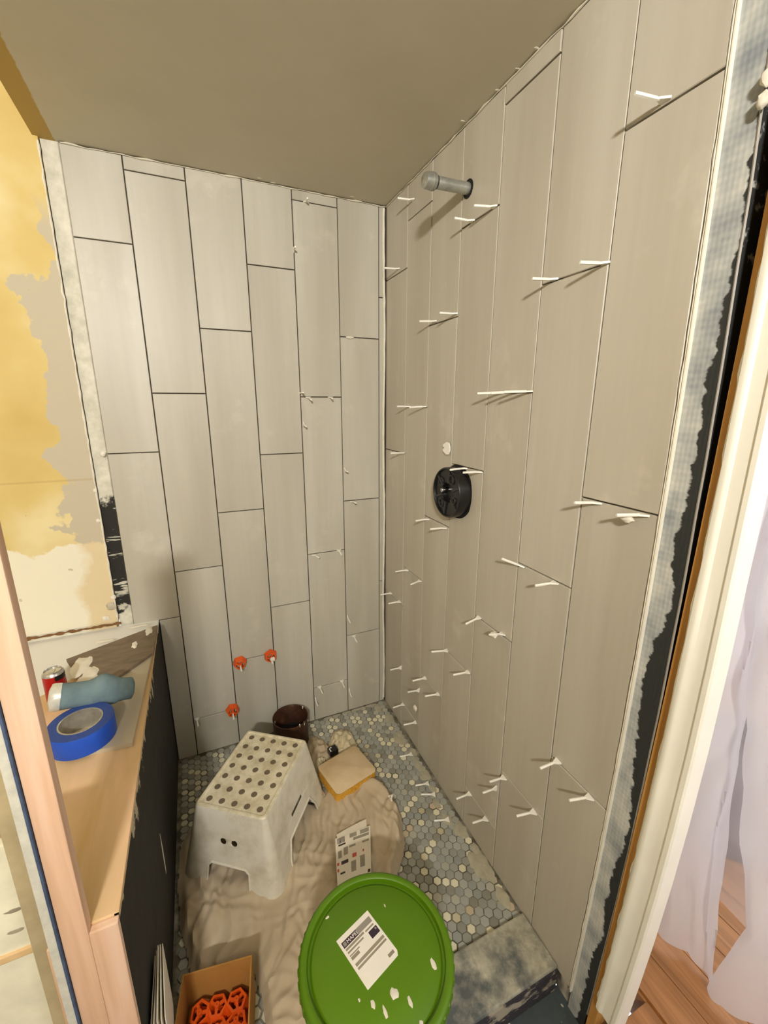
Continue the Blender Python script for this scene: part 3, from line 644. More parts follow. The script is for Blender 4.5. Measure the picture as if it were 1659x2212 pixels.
# --- shower pipe stub
B = on_right(1012, 408); Tp = on_right(915, 388, 0.131); ax = (Tp-B).normalized()
e = empty('shower_pipe', B); tag(e, 'capped galvanised pipe stub jutting from right wall near ceiling', 'pipe')
F = Matrix.Translation(B) @ ax.to_track_quat('Z', 'Y').to_matrix().to_4x4(); Ln = (Tp-B).length
m = MB(); m.lathe([(0.0005, -0.005), (0.0135, -0.005), (0.0135, Ln-0.022), (0.0005, Ln-0.022)], 24, 0, F); m.build('pipe', 'galvanised', e, True)
m = MB(); m.lathe([(0.0138, Ln-0.036), (0.0145, Ln-0.036), (0.0145, Ln-0.029), (0.0138, Ln-0.029)], 24, 0, F); m.build('thread', 'dark_plastic', e, True)
m = MB(); m.lathe([(0.013, Ln-0.030), (0.0185, Ln-0.030), (0.019, Ln-0.026), (0.019, Ln-0.020), (0.0178, Ln-0.019), (0.0178, Ln-0.009), (0.0160, Ln-0.003), (0.011, Ln), (0.0005, Ln+0.001)], 28, 0, F); m.build('end_cap', 'galvanised', e, True)
m = MB(); m.lathe([(0.021, -0.004), (0.021, 0.0016), (0.013, 0.0018), (0.013, -0.004)], 20, 0, frame(Vector((0, -1, 0)), Vector((0, 0, 1)), Vector((-1, 0, 0)), B)); m.build('hole_shade', 'void', e)  # near-black ring paints the dark of a hole on uncut tile
o = blob('thinset_crust', B+ax*0.016+Vector((0, 0.002, 0.004)), 0.012, 'thinset', e, (1.1, 0.9, 0.8), 4)
# --- valve rough-in with its black guard
B = on_right(988, 1062, 0.0)
e = empty('shower_valve', B); tag(e, 'round black plastic valve guard in the right wall', 'valve')
F = frame(Vector((0, -1, 0)), Vector((0, 0, 1)), Vector((-1, 0, 0)), B)
m = MB(); m.lathe([(0.079, -0.004), (0.079, 0.0012), (0.070, 0.0014), (0.070, -0.004)], 48, 0, F); m.build('hole_shade', 'void', e)  # no opening is cut; its darkness is painted as a near-black ring
m = MB(); m.lathe([(0.071, -0.006), (0.071, 0.012), (0.0735, 0.013), (0.0735, 0.036), (0.0715, 0.040), (0.068, 0.040), (0.066, 0.034), (0.030, 0.033), (0.029, 0.022), (0.0005, 0.022)], 64, 0, F); m.build('guard', 'black_plastic', e, True)
for k in range(6):
    m = MB(); t = math.radians(60*k+20); c, s = math.cos(t), math.sin(t); w = 0.003
    m.prism([(0.028*c-s*w, 0.028*s+c*w), (0.028*c+s*w, 0.028*s-c*w), (0.066*c+s*w, 0.066*s-c*w), (0.066*c-s*w, 0.066*s+c*w)], 0.033, 0.038, 0, F); m.build('rib', 'dark_plastic', e)
for k, (a, b, r) in enumerate([(-0.035, 0.028, 0.012), (0.02, 0.04, 0.014), (-0.03, -0.035, 0.013), (0.036, -0.018, 0.010)]):
    m = MB(); m.lathe([(r, 0.033), (r, 0.0375), (r-0.003, 0.0375), (r-0.003, 0.033)], 20, 0, F @ Matrix.Translation((a, b, 0))); m.build('collar', 'dark_plastic', e, True)
m = MB(); m.lathe([(0.007, 0.022), (0.007, 0.044), (0.0055, 0.047), (0.0005, 0.0475)], 20, 0, F @ Matrix.Translation((-0.012, 0.006, 0))); m.build('spindle', 'chrome', e, True)

# --- things on the ledge
# tile offcut lying face up
zL = LEDGE
def poly_slab(name, pts, z0, z1, mat, parent=None):
    m = MB(); m.prism([(p[0], p[1]) for p in pts], z0, z1); return m.build(name, mat, parent)
q = [on_z(285, 1605, zL+0.010), on_z(123, 1638, zL+0.010)]
A_, B_ = q; dv = Vector((PX-0.004, -0.215, 0))-Vector((A_.x, A_.y, 0)); dv.normalize(); dv *= 0.50
pl = [A_, Vector((A_.x+dv.x*1.0, A_.y+dv.y*0.84, 0)), Vector((B_.x+dv.x*1.0, B_.y+dv.y*0.84, 0)), B_]
tag(poly_slab('tile_offcut', pl, zL+0.0005, zL+0.0100, 'tile_edge_tan'), 'tan wall tile offcut lying flat along the ledge under the tape', 'tile')
pl = [on_z(*p_, zL+0.019) for p_ in [(340, 1350), (332, 1408), (196, 1502), (143, 1424)]]
oc = tag(poly_slab('tile_offcut', pl, zL+0.0102, zL+0.0190, 'offcut_back'), 'brown back of a tile offcut smeared with thinset behind the cloth roll', 'tile')
for i, (px, py, r, sq) in enumerate([(175, 1440, 0.030, (0.8, 1.6, 0.10)), (182, 1475, 0.026, (1.0, 1.4, 0.10)), (291, 1393, 0.010, (0.8, 2.0, 0.3)), (225, 1385, 0.012, (2.2, 0.7, 0.2)), (322, 1362, 0.012, (0.8, 2.4, 0.2)), (300, 1352, 0.012, (2.6, 0.7, 0.2)), (195, 1455, 0.022, (0.8, 1.6, 0.12))]):
    blob('thinset_smear', on_z(px, py, zL+0.0195), r, 'thinset', oc, sq, i+60, 3)
# roll of blue tape
c = on_z(175, 1563, zL+0.05); c = Vector((c.x, c.y, zL+0.010))
e = empty('masking_tape', c); tag(e, 'roll of blue masking tape lying on the tan tile', 'tape')
RO, RI, TH = 0.0635, 0.0395, 0.047; TM = Matrix.Translation(c)
m = MB(); m.lathe([(RI+0.003, 0.001), (RO-0.0005, 0.0005), (RO, 0.0015), (RO, TH-0.0015), (RO-0.0005, TH-0.0005)], 64, 0, TM); m.lathe([(RO-0.0005, TH-0.0005), (RI+0.003, TH)], 64, 1, TM); m.build('tape_roll', ['tape_blue', 'tape_side'], e, True)
m = MB(); m.lathe([(RI+0.003, 0.0), (RI+0.003, TH+0.0008), (RI, TH+0.0008), (RI, 0.0), (RI+0.003, 0.0)], 64, 0, TM); m.build('tape_core', 'tape_core', e, True)
# rolled blue-grey cloth over the tape
A_ = on_z(106, 1508, zL+0.084); B_ = on_z(290, 1486, zL+0.046)
ring, nseg, vs, fs = 20, 36, [], []
axd = (B_-A_); Ln = axd.length; axd.normalize(); sd = Vector((0, 0, 1)).cross(axd).normalized(); upv = axd.cross(sd)
for i in range(nseg+1):
    t = i/nseg; r = 0.0300*(1+0.05*math.sin(7*t))*(1.0+0.30*math.exp(-((t-0.62)/0.16)**2))
    if t > 0.78: r *= 0.93
    end = min(t, 1-t)/0.05
    if end < 1: r *= math.sqrt(max(0.0, 1-(1-end)**2))*0.45+0.55
    cc = A_+axd*(Ln*t)+upv*(0.004*math.exp(-((t-0.62)/0.14)**2))+Vector((0, 0, -0.010*math.sin(math.pi*t)*0))
    for j in range(ring):
        a = 2*math.pi*j/ring; d = sd*math.cos(a)*1.0+upv*math.sin(a)*0.94
        k = 1+0.10*noise.noise(Vector((t*5, math.cos(a)*0.9, math.sin(a)*0.9+4)))+0.03*math.sin(2*a+9*t)
        vs.append(cc+d*r*k)
for i in range(nseg):
    for j in range(ring): fs.append((i*ring+j, i*ring+(j+1) % ring, (i+1)*ring+(j+1) % ring, (i+1)*ring+j))
fs += [tuple(reversed(range(ring))), tuple(nseg*ring+j for j in range(ring))]
m = MB(); m.add(vs, fs)
e = empty('cloth_roll', (A_+B_)/2-Vector((0, 0, 0.03))); tag(e, 'rolled blue-grey cloth resting across the blue tape', 'cloth'); m.build('cloth', 'blue_cloth', e, True)
n0 = 6; m = MB(); m.add([A_+axd*((p-A_).dot(axd))+(p-A_-axd*((p-A_).dot(axd)))*1.03-axd*0.0015 for p in vs[:n0*ring]], [(i*ring+j, i*ring+(j+1) % ring, (i+1)*ring+(j+1) % ring, (i+1)*ring+j) for i in range(n0-1) for j in range(ring)]+[tuple(reversed(range(ring)))])
m.build('clear_wrap', 'clear_wrap', e, True)
# drink can
c = on_z(113, 1447, zL+0.088); c = Vector((c.x, c.y, zL))
e = empty('drink_can', c); tag(e, 'red and silver drink can standing behind the cloth roll', 'can'); TM = Matrix.Translation(c) @ Matrix.Scale(0.72, 4)
m = MB(); m.lathe([(0.024, 0.0005), (0.026, 0.001), (0.033, 0.010), (0.033, 0.108)], 40, 0, TM); m.build('body', 'can_red', e, True)
m = MB(); m.lathe([(0.033, 0.108), (0.0315, 0.114), (0.027, 0.119), (0.027, 0.1215), (0.0255, 0.1225), (0.0245, 0.118), (0.0005, 0.1185)], 40, 0, TM); m.build('top', 'can_alu', e, True)
m = MB(); m.box((c.x-0.006, c.y-0.009, zL+0.0853), (c.x+0.005, c.y+0.008, zL+0.0866), 0, 0.0005); m.build('pull_tab', 'can_alu', e)
m = MB()
for k in range(8):
    a0 = math.radians(-70+k*9); a1 = math.radians(-70+(k+1)*9); r = 0.0241
    m.add([c+Vector((r*math.cos(a0), r*math.sin(a0), 0.066)), c+Vector((r*math.cos(a1), r*math.sin(a1), 0.066)), c+Vector((r*math.cos(a1), r*math.sin(a1), 0.079)), c+Vector((r*math.cos(a0), r*math.sin(a0), 0.079))], [(0, 1, 2, 3)])
m.build('print_band', 'black_plastic', e)

# --- drop cloth
poly = [(-0.435, -0.395), (-0.36, -0.345), (-0.27, -0.375), (-0.20, -0.400), (-0.165, -0.470), (-0.168, -0.560), (-0.205, -0.645), (-0.265, -0.720), (-0.29, -0.80), (-0.30, -0.938), (-0.668, -0.938), (-0.672, -0.84), (-0.685, -0.762),
        (-0.815, -0.742), (-0.845, -0.62), (-0.852, -0.50), (-0.850, -0.36), (-0.80, -0.30), (-0.70, -0.22), (-0.55, -0.20)]
def inside(x, y):
    r = False; n = len(poly); j = n-1
    for i in range(n):
        xi, yi = poly[i]; xj, yj = poly[j]
        if (yi > y) != (yj > y) and x < (xj-xi)*(y-yi)/(yj-yi)+xi: r = not r
        j = i
    return r
def edist(x, y):
    b = 9
    for i in range(len(poly)):
        a, c = Vector(poly[i]), Vector(poly[(i+1) % len(poly)]); p = Vector((x, y)); d = c-a
        t = max(0, min(1, (p-a).dot(d)/d.dot(d))); b = min(b, (a+d*t-p).length)
    return b
def ridge(x, y, sc, ang, st, seed):
    c, s = math.cos(ang), math.sin(ang); u, v = (x*c+y*s), (-x*s+y*c)
    w = noise.noise((x*4+seed, y*4, seed))*0.06
    n_ = noise.noise(((u+w)*sc, (v+w)*sc*st, seed)); return (1-abs(n_)*2.2)
def fold(x, y, ang, wl, wamp, seed):
    c, s_ = math.cos(ang), math.sin(ang); u, v = x*c+y*s_, -x*s_+y*c
    ph = (u+wamp*noise.noise((x*4.5+seed, y*4.5, seed))+0.4*wamp*noise.noise((x*13+seed, y*13, seed)))*2*math.pi/wl
    mk = min(1, max(0, 0.42+2.6*noise.noise((u*6+seed, v*3.0, seed*2))))
    return mk*(0.6*(0.5+0.5*math.sin(ph))**1.5+0.6*(1-abs(math.sin(ph*0.5+0.6)))**1.4)
def cloth_z(x, y):
    z = 0.004+0.026*fold(x, y, -0.30, 0.085, 0.085, 1.3)+0.021*fold(x, y, 0.40, 0.062, 0.070, 6.1)+0.012*fold(x, y, -0.95, 0.055, 0.055, 9.4)+0.012*fold(x, y, 1.2, 0.070, 0.070, 14.2)
    z += 0.010*max(0, noise.noise((x*4, y*4, 11)))+0.0015*noise.noise((x*40, y*40, 2))
    d = edist(x, y)
    if x > -0.36: z += 0.012*math.exp(-((d-0.026)/0.016)**2)  # rolled hem on the right
    z += 0.012*math.exp(-(((x+0.275)/0.085)**2+((y+0.52)/0.10)**2))
    for fx, fy in ((-0.83, -0.46), (-0.60, -0.645), (-0.41, -0.385), (-0.64, -0.2)):  # pressed flat under the stool's feet
        z = z*(1-0.85*math.exp(-(((x-fx)**2+(y-fy)**2)/0.0025)))+0.004*math.exp(-(((x-fx)**2+(y-fy)**2)/0.0025))
    return z
st = 0.0042; idx = {}; vs = []; fs = []
nx, ny = int(0.72/st), int(0.78/st)
for i in range(nx):
    for j in range(ny):
        x, y = -0.86+i*st, -0.945+j*st
        wx = x+0.014*noise.noise((x*11, y*11, 2)); wy = y+0.014*noise.noise((x*11, y*11, 9))
        if not inside(wx, wy): continue
        d = edist(wx, wy); k = min(1, d/0.022); z = 0.0025+(cloth_z(x, y)+0.006)*math.sqrt(k)*(0.35+0.65*k)
        lim = max(PX+0.004, x); idx[(i, j)] = len(vs); vs.append((lim, y, z))
for (i, j) in idx:
    if (i+1, j) in idx and (i, j+1) in idx and (i+1, j+1) in idx: fs.append((idx[(i, j)], idx[(i+1, j)], idx[(i+1, j+1)], idx[(i, j+1)]))
m = MB(); m.add(vs, fs); dc = tag(m.build('drop_cloth', 'canvas', None, True), 'crumpled beige canvas drop cloth spread under the step stool', 'cloth')
sm = dc.modifiers.new('smooth', 'SMOOTH'); sm.factor = 0.5; sm.iterations = 1
def cz(x, y): return 0.0025+(cloth_z(x, y)+0.006)

# --- step stool
HS = 0.245
tc = [on_z(*p_, HS) for p_ in [(418, 1738), (537, 1577), (660, 1600), (575, 1768)]]
ctr = sum(tc, Vector())/4; ang = math.atan2(tc[1].y-tc[0].y+tc[2].y-tc[3].y, tc[1].x-tc[0].x+tc[2].x-tc[3].x)
LX, LY = 0.146, 0.109                                    # half length / half width of the top
BX, BY = 0.184, 0.160                                    # at the feet
Z0S = 0.010
e = empty('step_stool', (ctr.x, ctr.y, Z0S)); tag(e, 'white plastic step stool with dotted top standing on the drop cloth', 'stool')
SM = Matrix.Translation((ctr.x, ctr.y, 0)) @ Matrix.Rotation(ang, 4, 'Z')
def hx(z): t = (HS-z)/(HS-Z0S); return LX+(BX-LX)*t
def hy(z): t = (HS-z)/(HS-Z0S); return LY+(BY-LY)*t
def rc(z): t = (HS-z)/(HS-Z0S); return 0.012+0.030*t
def loc2(m_, pts3): return [m_ @ Vector(p) for p in pts3]
mS = MB()
# corners (rounded, spreading to the feet)
for sx in (-1, 1):
    for sy in (-1, 1):
        rows = []
        for k in range(9):
            z = Z0S+(HS-0.002-Z0S)*k/8; r = rc(z); cx_, cy_ = hx(z)-r, hy(z)-r
            rows.append([SM @ Vector((sx*(cx_+r*math.cos(a)), sy*(cy_+r*math.sin(a)), z)) for a in [math.pi/2*q_/8 for q_ in range(9)]])
        vv = [p for r_ in rows for p in r_]; ff = [(k*9+q_, k*9+q_+1, (k+1)*9+q_+1, (k+1)*9+q_) for k in range(8) for q_ in range(8)]
        mS.add(vv, ff)
def side(axis, sgn, cut, holes):
    """one leaning side; u runs along it, z up; cut = lower outline between the legs"""
    def wid(z): return (hy(z)-rc(z)) if axis == 'x' else (hx(z)-rc(z))
    def P3(u, z): return SM @ (Vector((sgn*hx(z), u, z)) if axis == 'x' else Vector((u, sgn*hy(z), z)))
    top = HS-0.002
    outer = [(-wid(Z0S), Z0S)]+cut+[(wid(Z0S), Z0S)]
    nz_ = 8
    outer += [(wid(z), z) for z in [Z0S+(top-Z0S)*k/nz_ for k in range(1, nz_+1)]]
    outer += [(-wid(z), z) for z in [top-(top-Z0S)*k/nz_ for k in range(0, nz_)]]
    loops = [[Vector((u, z, 0)) for u, z in outer]]+[[Vector((u, z, 0)) for u, z in h] for h in holes]
    tris = geometry.tessellate_polygon(loops); flat = [p for l_ in loops for p in l_]
    mS.add([P3(p.x, p.y) for p in flat], tris)
    return P3
circ = lambda cu, cz_, r, n=14: [(cu+r*math.cos(-2*math.pi*k/n), cz_+r*math.sin(-2*math.pi*k/n)) for k in range(n)]
slot = lambda cu, cz_, w, h: [(cu-w, cz_-h), (cu-w, cz_+h), (cu+w, cz_+h), (cu+w, cz_-h)]
cutx = [(-0.068, Z0S), (-0.064, 0.075), (-0.052, 0.086), (0.052, 0.086), (0.064, 0.075), (0.068, Z0S)]
cuty = [(-0.100, Z0S), (-0.094, 0.050), (-0.070, 0.095), (0.070, 0.095), (0.094, 0.050), (0.100, Z0S)]
beads = []
for sg in (-1, 1):
    P3 = side('x', sg, cutx, [circ(-0.017, 0.155, 0.0095), circ(0.017, 0.155, 0.0095)]); beads.append([P3(*p) for p in cutx])
    P3 = side('y', sg, cuty, [slot(0.0, 0.140, 0.036, 0.006)]); beads.append([P3(*p) for p in cuty])
body = mS.build('body', 'stool_plastic', e, True)
bmm = bmesh.new(); bmm.from_mesh(body.data); bmesh.ops.remove_doubles(bmm, verts=bmm.verts[:], dist=0.0004); bmesh.ops.recalc_face_normals(bmm, faces=bmm.faces[:]); bmm.to_mesh(body.data); bmm.free()
sol = body.modifiers.new('wall', 'SOLIDIFY'); sol.thickness = 0.0035; sol.offset = -1
wn = body.modifiers.new('normals', 'WEIGHTED_NORMAL'); wn.weight = 90; wn.keep_sharp = True
m = MB()
for b in beads: m.tube(b, 0.0034, 6)
# foot bead around each leg
for sx in (-1, 1):
    for sy in (-1, 1):
        r = rc(Z0S); cx_, cy_ = hx(Z0S)-r, hy(Z0S)-r
        pts = [(sx*hx(Z0S), sy*0.068, Z0S)]+[(sx*(cx_+r*math.cos(a)), sy*(cy_+r*math.sin(a)), Z0S) for a in [math.pi/2*q_/6 for q_ in range(7)]]+[(sx*0.100, sy*hy(Z0S), Z0S)]
        m.tube([SM @ Vector(p) for p in pts], 0.0034, 6)
m.build('rim_bead', 'stool_plastic', e, True)
# top plate with raised rim
def rrect(a, b, r, n=6):
    o_ = []
    for sx, sy, a0 in ((1, 1, 0), (-1, 1, 90), (-1, -1, 180), (1, -1, 270)):
        for k in range(n+1):
            t = math.radians(a0+90*k/n); o_.append((sx*(a-r)+r*math.cos(t), sy*(b-r)+r*math.sin(t)))
    return o_
m = MB(); lp = [rrect(LX, LY, 0.012), rrect(LX, LY, 0.012), rrect(LX-0.004, LY-0.004, 0.010), rrect(LX-0.009, LY-0.009, 0.008), rrect(LX-0.012, LY-0.012, 0.007)]
zz = [HS-0.010, HS-0.003, HS+0.0015, HS+0.0015, HS-0.0022]; n = len(lp[0]); vv = []; ff = []
for l_, z in zip(lp, zz): vv += [SM @ Vector((x, y, z)) for x, y in l_]
for k in range(4): ff += [(k*n+i, k*n+(i+1) % n, (k+1)*n+(i+1) % n, (k+1)*n+i) for i in range(n)]
ff.append(tuple(4*n+i for i in range(n))); m.add(vv, ff); m.build('top', 'stool_top', e, True)
m = MB(); m.lathe([(0.0088, 0.0), (0.0088, 0.0010), (0.0080, 0.0014), (0.0002, 0.0014)], 16)
dme = bpy.data.meshes.new('dot'); dme.from_pydata([tuple(p) for p in m.v], [], m.f); dme.materials.append(MAT['dot_grey']); dme.update()
for i in range(7):
    for j in range(5):
        o = bpy.data.objects.new('dot', dme); COL.objects.link(o); o.parent = e
        p = SM @ Vector((-0.118+i*0.0393, -0.079+j*0.0395, HS-0.0024)); o.location = p-Vector(e.location)

# --- pail with green lid, standing on the curb
c = on_z(813, 2055, 0.285); c = Vector((c.x, c.y, 0.016)); TM = Matrix.Translation(c); HB = 0.262
e = empty('pail', c); tag(e, 'white pail with splashed green lid in the foreground', 'bucket')
m = MB(); m.lathe([(0.0005, 0.0), (0.120, 0.0), (0.124, 0.004), (0.139, HB-0.05), (0.147, HB-0.05), (0.147, HB-0.044), (0.139, HB-0.044), (0.141, HB-0.004)], 64, 0, TM); m.build('pail_body', 'pail_white', e, True)
m = MB(); RL = 0.1530
prof = [(RL-0.004, HB-0.026), (RL, HB-0.024), (RL, HB-0.003), (RL-0.002, HB+0.003), (RL-0.006, HB+0.0055), (RL-0.013, HB+0.0055), (RL-0.016, HB+0.003), (RL-0.0175, HB-0.008), (RL-0.022, HB-0.0085), (RL-0.024, HB-0.004), (RL-0.027, HB-0.002), (0.06, HB-0.002), (0.044, HB-0.002), (0.042, HB-0.0017), (0.0395, HB-0.0017), (0.0375, HB-0.002), (0.034, HB-0.002), (0.0325, HB-0.0017), (0.0305, HB-0.0017), (0.029, HB-0.002), (0.0003, HB-0.002)]
m.lathe(prof, 96, 0, TM)
for k in range(48):                                      # grip ribs around the skirt
    a = 2*math.pi*k/48; d = Vector((math.cos(a), math.sin(a), 0)); t_ = Vector((-math.sin(a), math.cos(a), 0)); b0 = c+d*(RL-0.0005)
    m.add([b0-t_*0.003+Vector((0, 0, HB-0.022)), b0+t_*0.003+Vector((0, 0, HB-0.022)), b0+t_*0.003+Vector((0, 0, HB-0.002)), b0-t_*0.003+Vector((0, 0, HB-0.002)),
           b0+d*0.0022-t_*0.002+Vector((0, 0, HB-0.020)), b0+d*0.0022+t_*0.002+Vector((0, 0, HB-0.020)), b0+d*0.0022+t_*0.002+Vector((0, 0, HB-0.004)), b0+d*0.0022-t_*0.002+Vector((0, 0, HB-0.004))],
          [(4, 5, 6, 7), (0, 1, 5, 4), (1, 2, 6, 5), (2, 3, 7, 6), (3, 0, 4, 7)])
lid = m.build('lid', 'lid_green', e, True)
zt = c.z+HB-0.002
q = [on_z(*p_, zt) for p_ in [(727, 2032), (795, 1967), (862, 2060), (794, 2142)]]
XD = (q[1]-q[0]+q[2]-q[3])/2; YD = (q[3]-q[0]+q[2]-q[1])/2; lw, lh = XD.length, YD.length; XD.normalize(); YD = (YD-XD*YD.dot(XD)).normalized()
O_ = (q[0]+q[1]+q[2]+q[3])/4-XD*lw/2-YD*lh/2
LF = frame(XD, YD, XD.cross(YD), O_)                     # label frame: u to the right, v down the label
sgn = 1 if XD.cross(YD).z > 0 else -1
def lab(parent, name, u0, u1, v0, v1, mat, h0, h1, r=0.0):
    m = MB(); m.prism([(u0*lw, v0*lh), (u1*lw, v0*lh), (u1*lw, v1*lh), (u0*lw, v1*lh)], sgn*h0, sgn*h1, 0, LF); return m.build(name, mat, parent)
m = MB(); m.prism([(0, 0), (lw, 0), (lw, lh*0.93), (lw*0.94, lh), (lw*0.72, lh), (lw*0.60, lh*1.0), (0, lh)], sgn*0.0002, sgn*0.0009, 0, LF); label = m.build('label', 'label_white', e)
lab(label, 'brand_panel', 0.06, 0.50, 0.10, 0.215, 'label_purple', 0.0009, 0.0012)
lab(label, 'logo_block', 0.085, 0.165, 0.12, 0.195, 'label_grey', 0.0012, 0.0014)
lab(label, 'range_panel', 0.50, 0.94, 0.10, 0.215, 'label_grey', 0.0009, 0.0012)
lab(label, 'picture_panel', 0.70, 0.95, 0.32, 0.46, 'label_purple', 0.0009, 0.0012)
lab(label, 'logo_block', 0.88, 0.92, 0.34, 0.38, 'label_grey', 0.0012, 0.0014)
for (u0, u1, v0, v1) in [(0.07, 0.62, 0.235, 0.275), (0.07, 0.55, 0.305, 0.335), (0.07, 0.36, 0.375, 0.395), (0.07, 0.30, 0.41, 0.47), (0.66, 0.92, 0.255, 0.285), (0.07, 0.95, 0.545, 0.600), (0.07, 0.95, 0.625, 0.665), (0.76, 0.93, 0.86, 0.92)]:
    lab(label, 'print_line', u0, u1, v0, v1, 'ink_grey', 0.0009, 0.0012)
fc = bpy.data.curves.new('brand_text', 'FONT'); fc.body = 'MAPEI'; fc.size = 0.0098; fc.extrude = 0.0001
tmp = bpy.data.objects.new('tmp', fc); COL.objects.link(tmp); bpy.context.view_layer.update()
tme = bpy.data.meshes.new_from_object(tmp.evaluated_get(bpy.context.evaluated_depsgraph_get())); bpy.data.objects.remove(tmp)
bt = bpy.data.objects.new('brand_text', tme); tme.materials.clear(); tme.materials.append(MAT['label_white']); COL.objects.link(bt)
NZ = Vector((0, 0, 1)); tm = frame(XD, NZ.cross(XD), NZ, O_+XD*lw*0.185+YD*lh*0.190+NZ*0.0014)
bt.matrix_basis = tm; attach(bt, label)
bt['label'] = 'white brand lettering on dark banner'
for i, (px, py, r, sq) in enumerate([(851, 2146, 0.010, (1.0, 1.1, 0.25)), (806, 2170, 0.006, (0.8, 1.5, 0.2)), (832, 2186, 0.006, (0.7, 2.0, 0.2)), (886, 2165, 0.006, (0.7, 1.8, 0.12)), (936, 2082, 0.007, (0.8, 1.8, 0.08)), (831, 1956, 0.003, (0.6, 1.8, 0.15)), (776, 2160, 0.003, (0.8, 1.2, 0.15)), (707, 1982, 0.004, (1.4, 0.8, 0.1)), (910, 2210, 0.005, (1, 1, 0.2))]):
    blob('plaster_splash', on_z(px, py, zt+0.0002), r*0.78, 'thinset', lid, sq, i+150)

# --- sponge, rusty tin, rag, small black things
def top_quad(px4, z): return [on_z(*p_, z) for p_ in px4]
q = top_quad([(688, 1652), (772, 1606), (808, 1662), (724, 1718)], 0.066); cc = sum(q, Vector())/4
XA = ((q[1]-q[0])+(q[2]-q[3]))/2; a_ = XA.length; YA = ((q[3]-q[0])+(q[2]-q[1]))/2; b_ = YA.length
th = math.atan2(XA.y, XA.x)
e = empty('sponge', (cc.x, cc.y, 0.014)); tag(e, 'yellow grouting sponge with pale top beside the stool', 'sponge')
SMx = Matrix.Translation((cc.x, cc.y, 0.0)) @ Matrix.Rotation(th, 4, 'Z') @ Matrix.Rotation(0.04, 4, 'X')
for nm, z0, z1, mt in (('foam', 0.018, 0.0575, 'sponge_foam'), ('face', 0.0575, 0.066, 'sponge_face')):
    m = MB(); lo_ = rrect(a_/2, b_/2, 0.016); li_ = rrect(a_/2-0.004, b_/2-0.004, 0.014); n = len(lo_)
    zs_ = [(li_, z0), (lo_, z0+0.003), (lo_, z1-0.003), (li_, z1)] if nm == 'face' else [(li_, z0), (lo_, z0+0.004), (lo_, z1)]
    vv = [SMx @ Vector((x, y, z)) for l_, z in zs_ for x, y in l_]; ff = [(k*n+i, k*n+(i+1) % n, (k+1)*n+(i+1) % n, (k+1)*n+i) for k in range(len(zs_)-1) for i in range(n)]
    ff += [tuple(range(n)), tuple((len(zs_)-1)*n+i for i in range(n))]; m.add(vv, ff); m.build(nm, mt, e, True)
c = Vector((-0.437, -0.084, 0.0005)); TM = Matrix.Translation(c)
e = empty('rusty_tin', c); tag(e, 'open rusty brown tin standing against the back wall', 'tin')
m = MB(); m.lathe([(0.0005, 0.0), (0.066, 0.0), (0.068, 0.003), (0.0685, 0.118), (0.070, 0.121), (0.070, 0.124), (0.068, 0.1245), (0.0665, 0.122), (0.0665, 0.03), (0.0005, 0.028)], 48, 0, TM); m.build('shell', 'rusty', e, True)
m = MB(); m.lathe([(0.0662, 0.040), (0.0005, 0.043)], 32, 0, TM); m.build('inner_disc', 'void', e, True)  # near-black disc across the inside of the tin
for i in range(5):
    a = math.radians([-70, -50, -20, 30, 150][i]); blob('paint_drip', c+Vector((0.0672*math.cos(a), 0.0672*math.sin(a), [0.122, 0.116, 0.10, 0.121, 0.09][i])), 0.005, 'thinset', e, (0.6, 0.6, 1.6), i+170)
def crumple(name, cx_, cy_, rx, ry_, hz, mat, seed, rot=0.0, n=26):
    vs = []; fs = []
    for i in range(n+1):
        for j in range(n+1):
            u, v = -1+2*i/n, -1+2*j/n; su, sv = u*math.sqrt(1-v*v/2), v*math.sqrt(1-u*u/2)
            k = 1+0.18*noise.noise((su*2+seed, sv*2, 1)); r2 = min(1, su*su+sv*sv)
            z = (1-r2)**0.5*(0.55+0.5*(1-abs(noise.noise((su*2.4+seed, sv*2.4, 5)))*2.0)) if r2 < 1 else 0
            x, y = su*rx*k, sv*ry_*k; c_, s_ = math.cos(rot), math.sin(rot)
            vs.append((cx_+x*c_-y*s_, cy_+x*s_+y*c_, 0.0015+max(0, z)*hz))
    for i in range(n):
        for j in range(n): fs.append((i*(n+1)+j, (i+1)*(n+1)+j, (i+1)*(n+1)+j+1, i*(n+1)+j+1))
    m = MB(); m.add(vs, fs); return m.build(name, mat, None, True)
p = on_z(738, 1602, 0.02); tag(crumple('rag', p.x, p.y, 0.055, 0.075, 0.045, 'rag', 3.3, -0.4), 'cream rag crumpled behind the sponge', 'rag')
p = on_z(690, 1618, 0.02); tag(crumple('rag', p.x, p.y, 0.045, 0.085, 0.032, 'canvas', 8.1, 0.1), 'beige rag between the rusty tin and the sponge', 'rag')
p = on_z(694, 1646, 0.03); tag(crumple('rag', p.x, p.y, 0.026, 0.026, 0.045, 'rag', 5.2, 0.5), 'small pale crumpled rag at the corner of the stool', 'rag')
p = on_z(719, 1618, 0.05); m = MB(); F = Matrix.Translation((p.x, p.y, 0.0)) @ Matrix.Rotation(0.15, 4, 'Z')
e = empty('black_tag', (p.x, p.y, 0.03)); tag(e, 'small black plastic tag with white print behind the sponge', 'tag')
m.box((-0.017, -0.014, 0.030), (0.017, 0.016, 0.052), 0, 0.003); m.v = [F @ v for v in m.v]; m.build('tag_body', 'black_plastic', e)
m = MB(); m.box((-0.014, -0.010, 0.0520), (-0.010, 0.010, 0.0526)); m.box((-0.014, 0.006, 0.0520), (-0.002, 0.010, 0.0526)); m.v = [F @ v for v in m.v]; m.build('print', 'label_white', e)
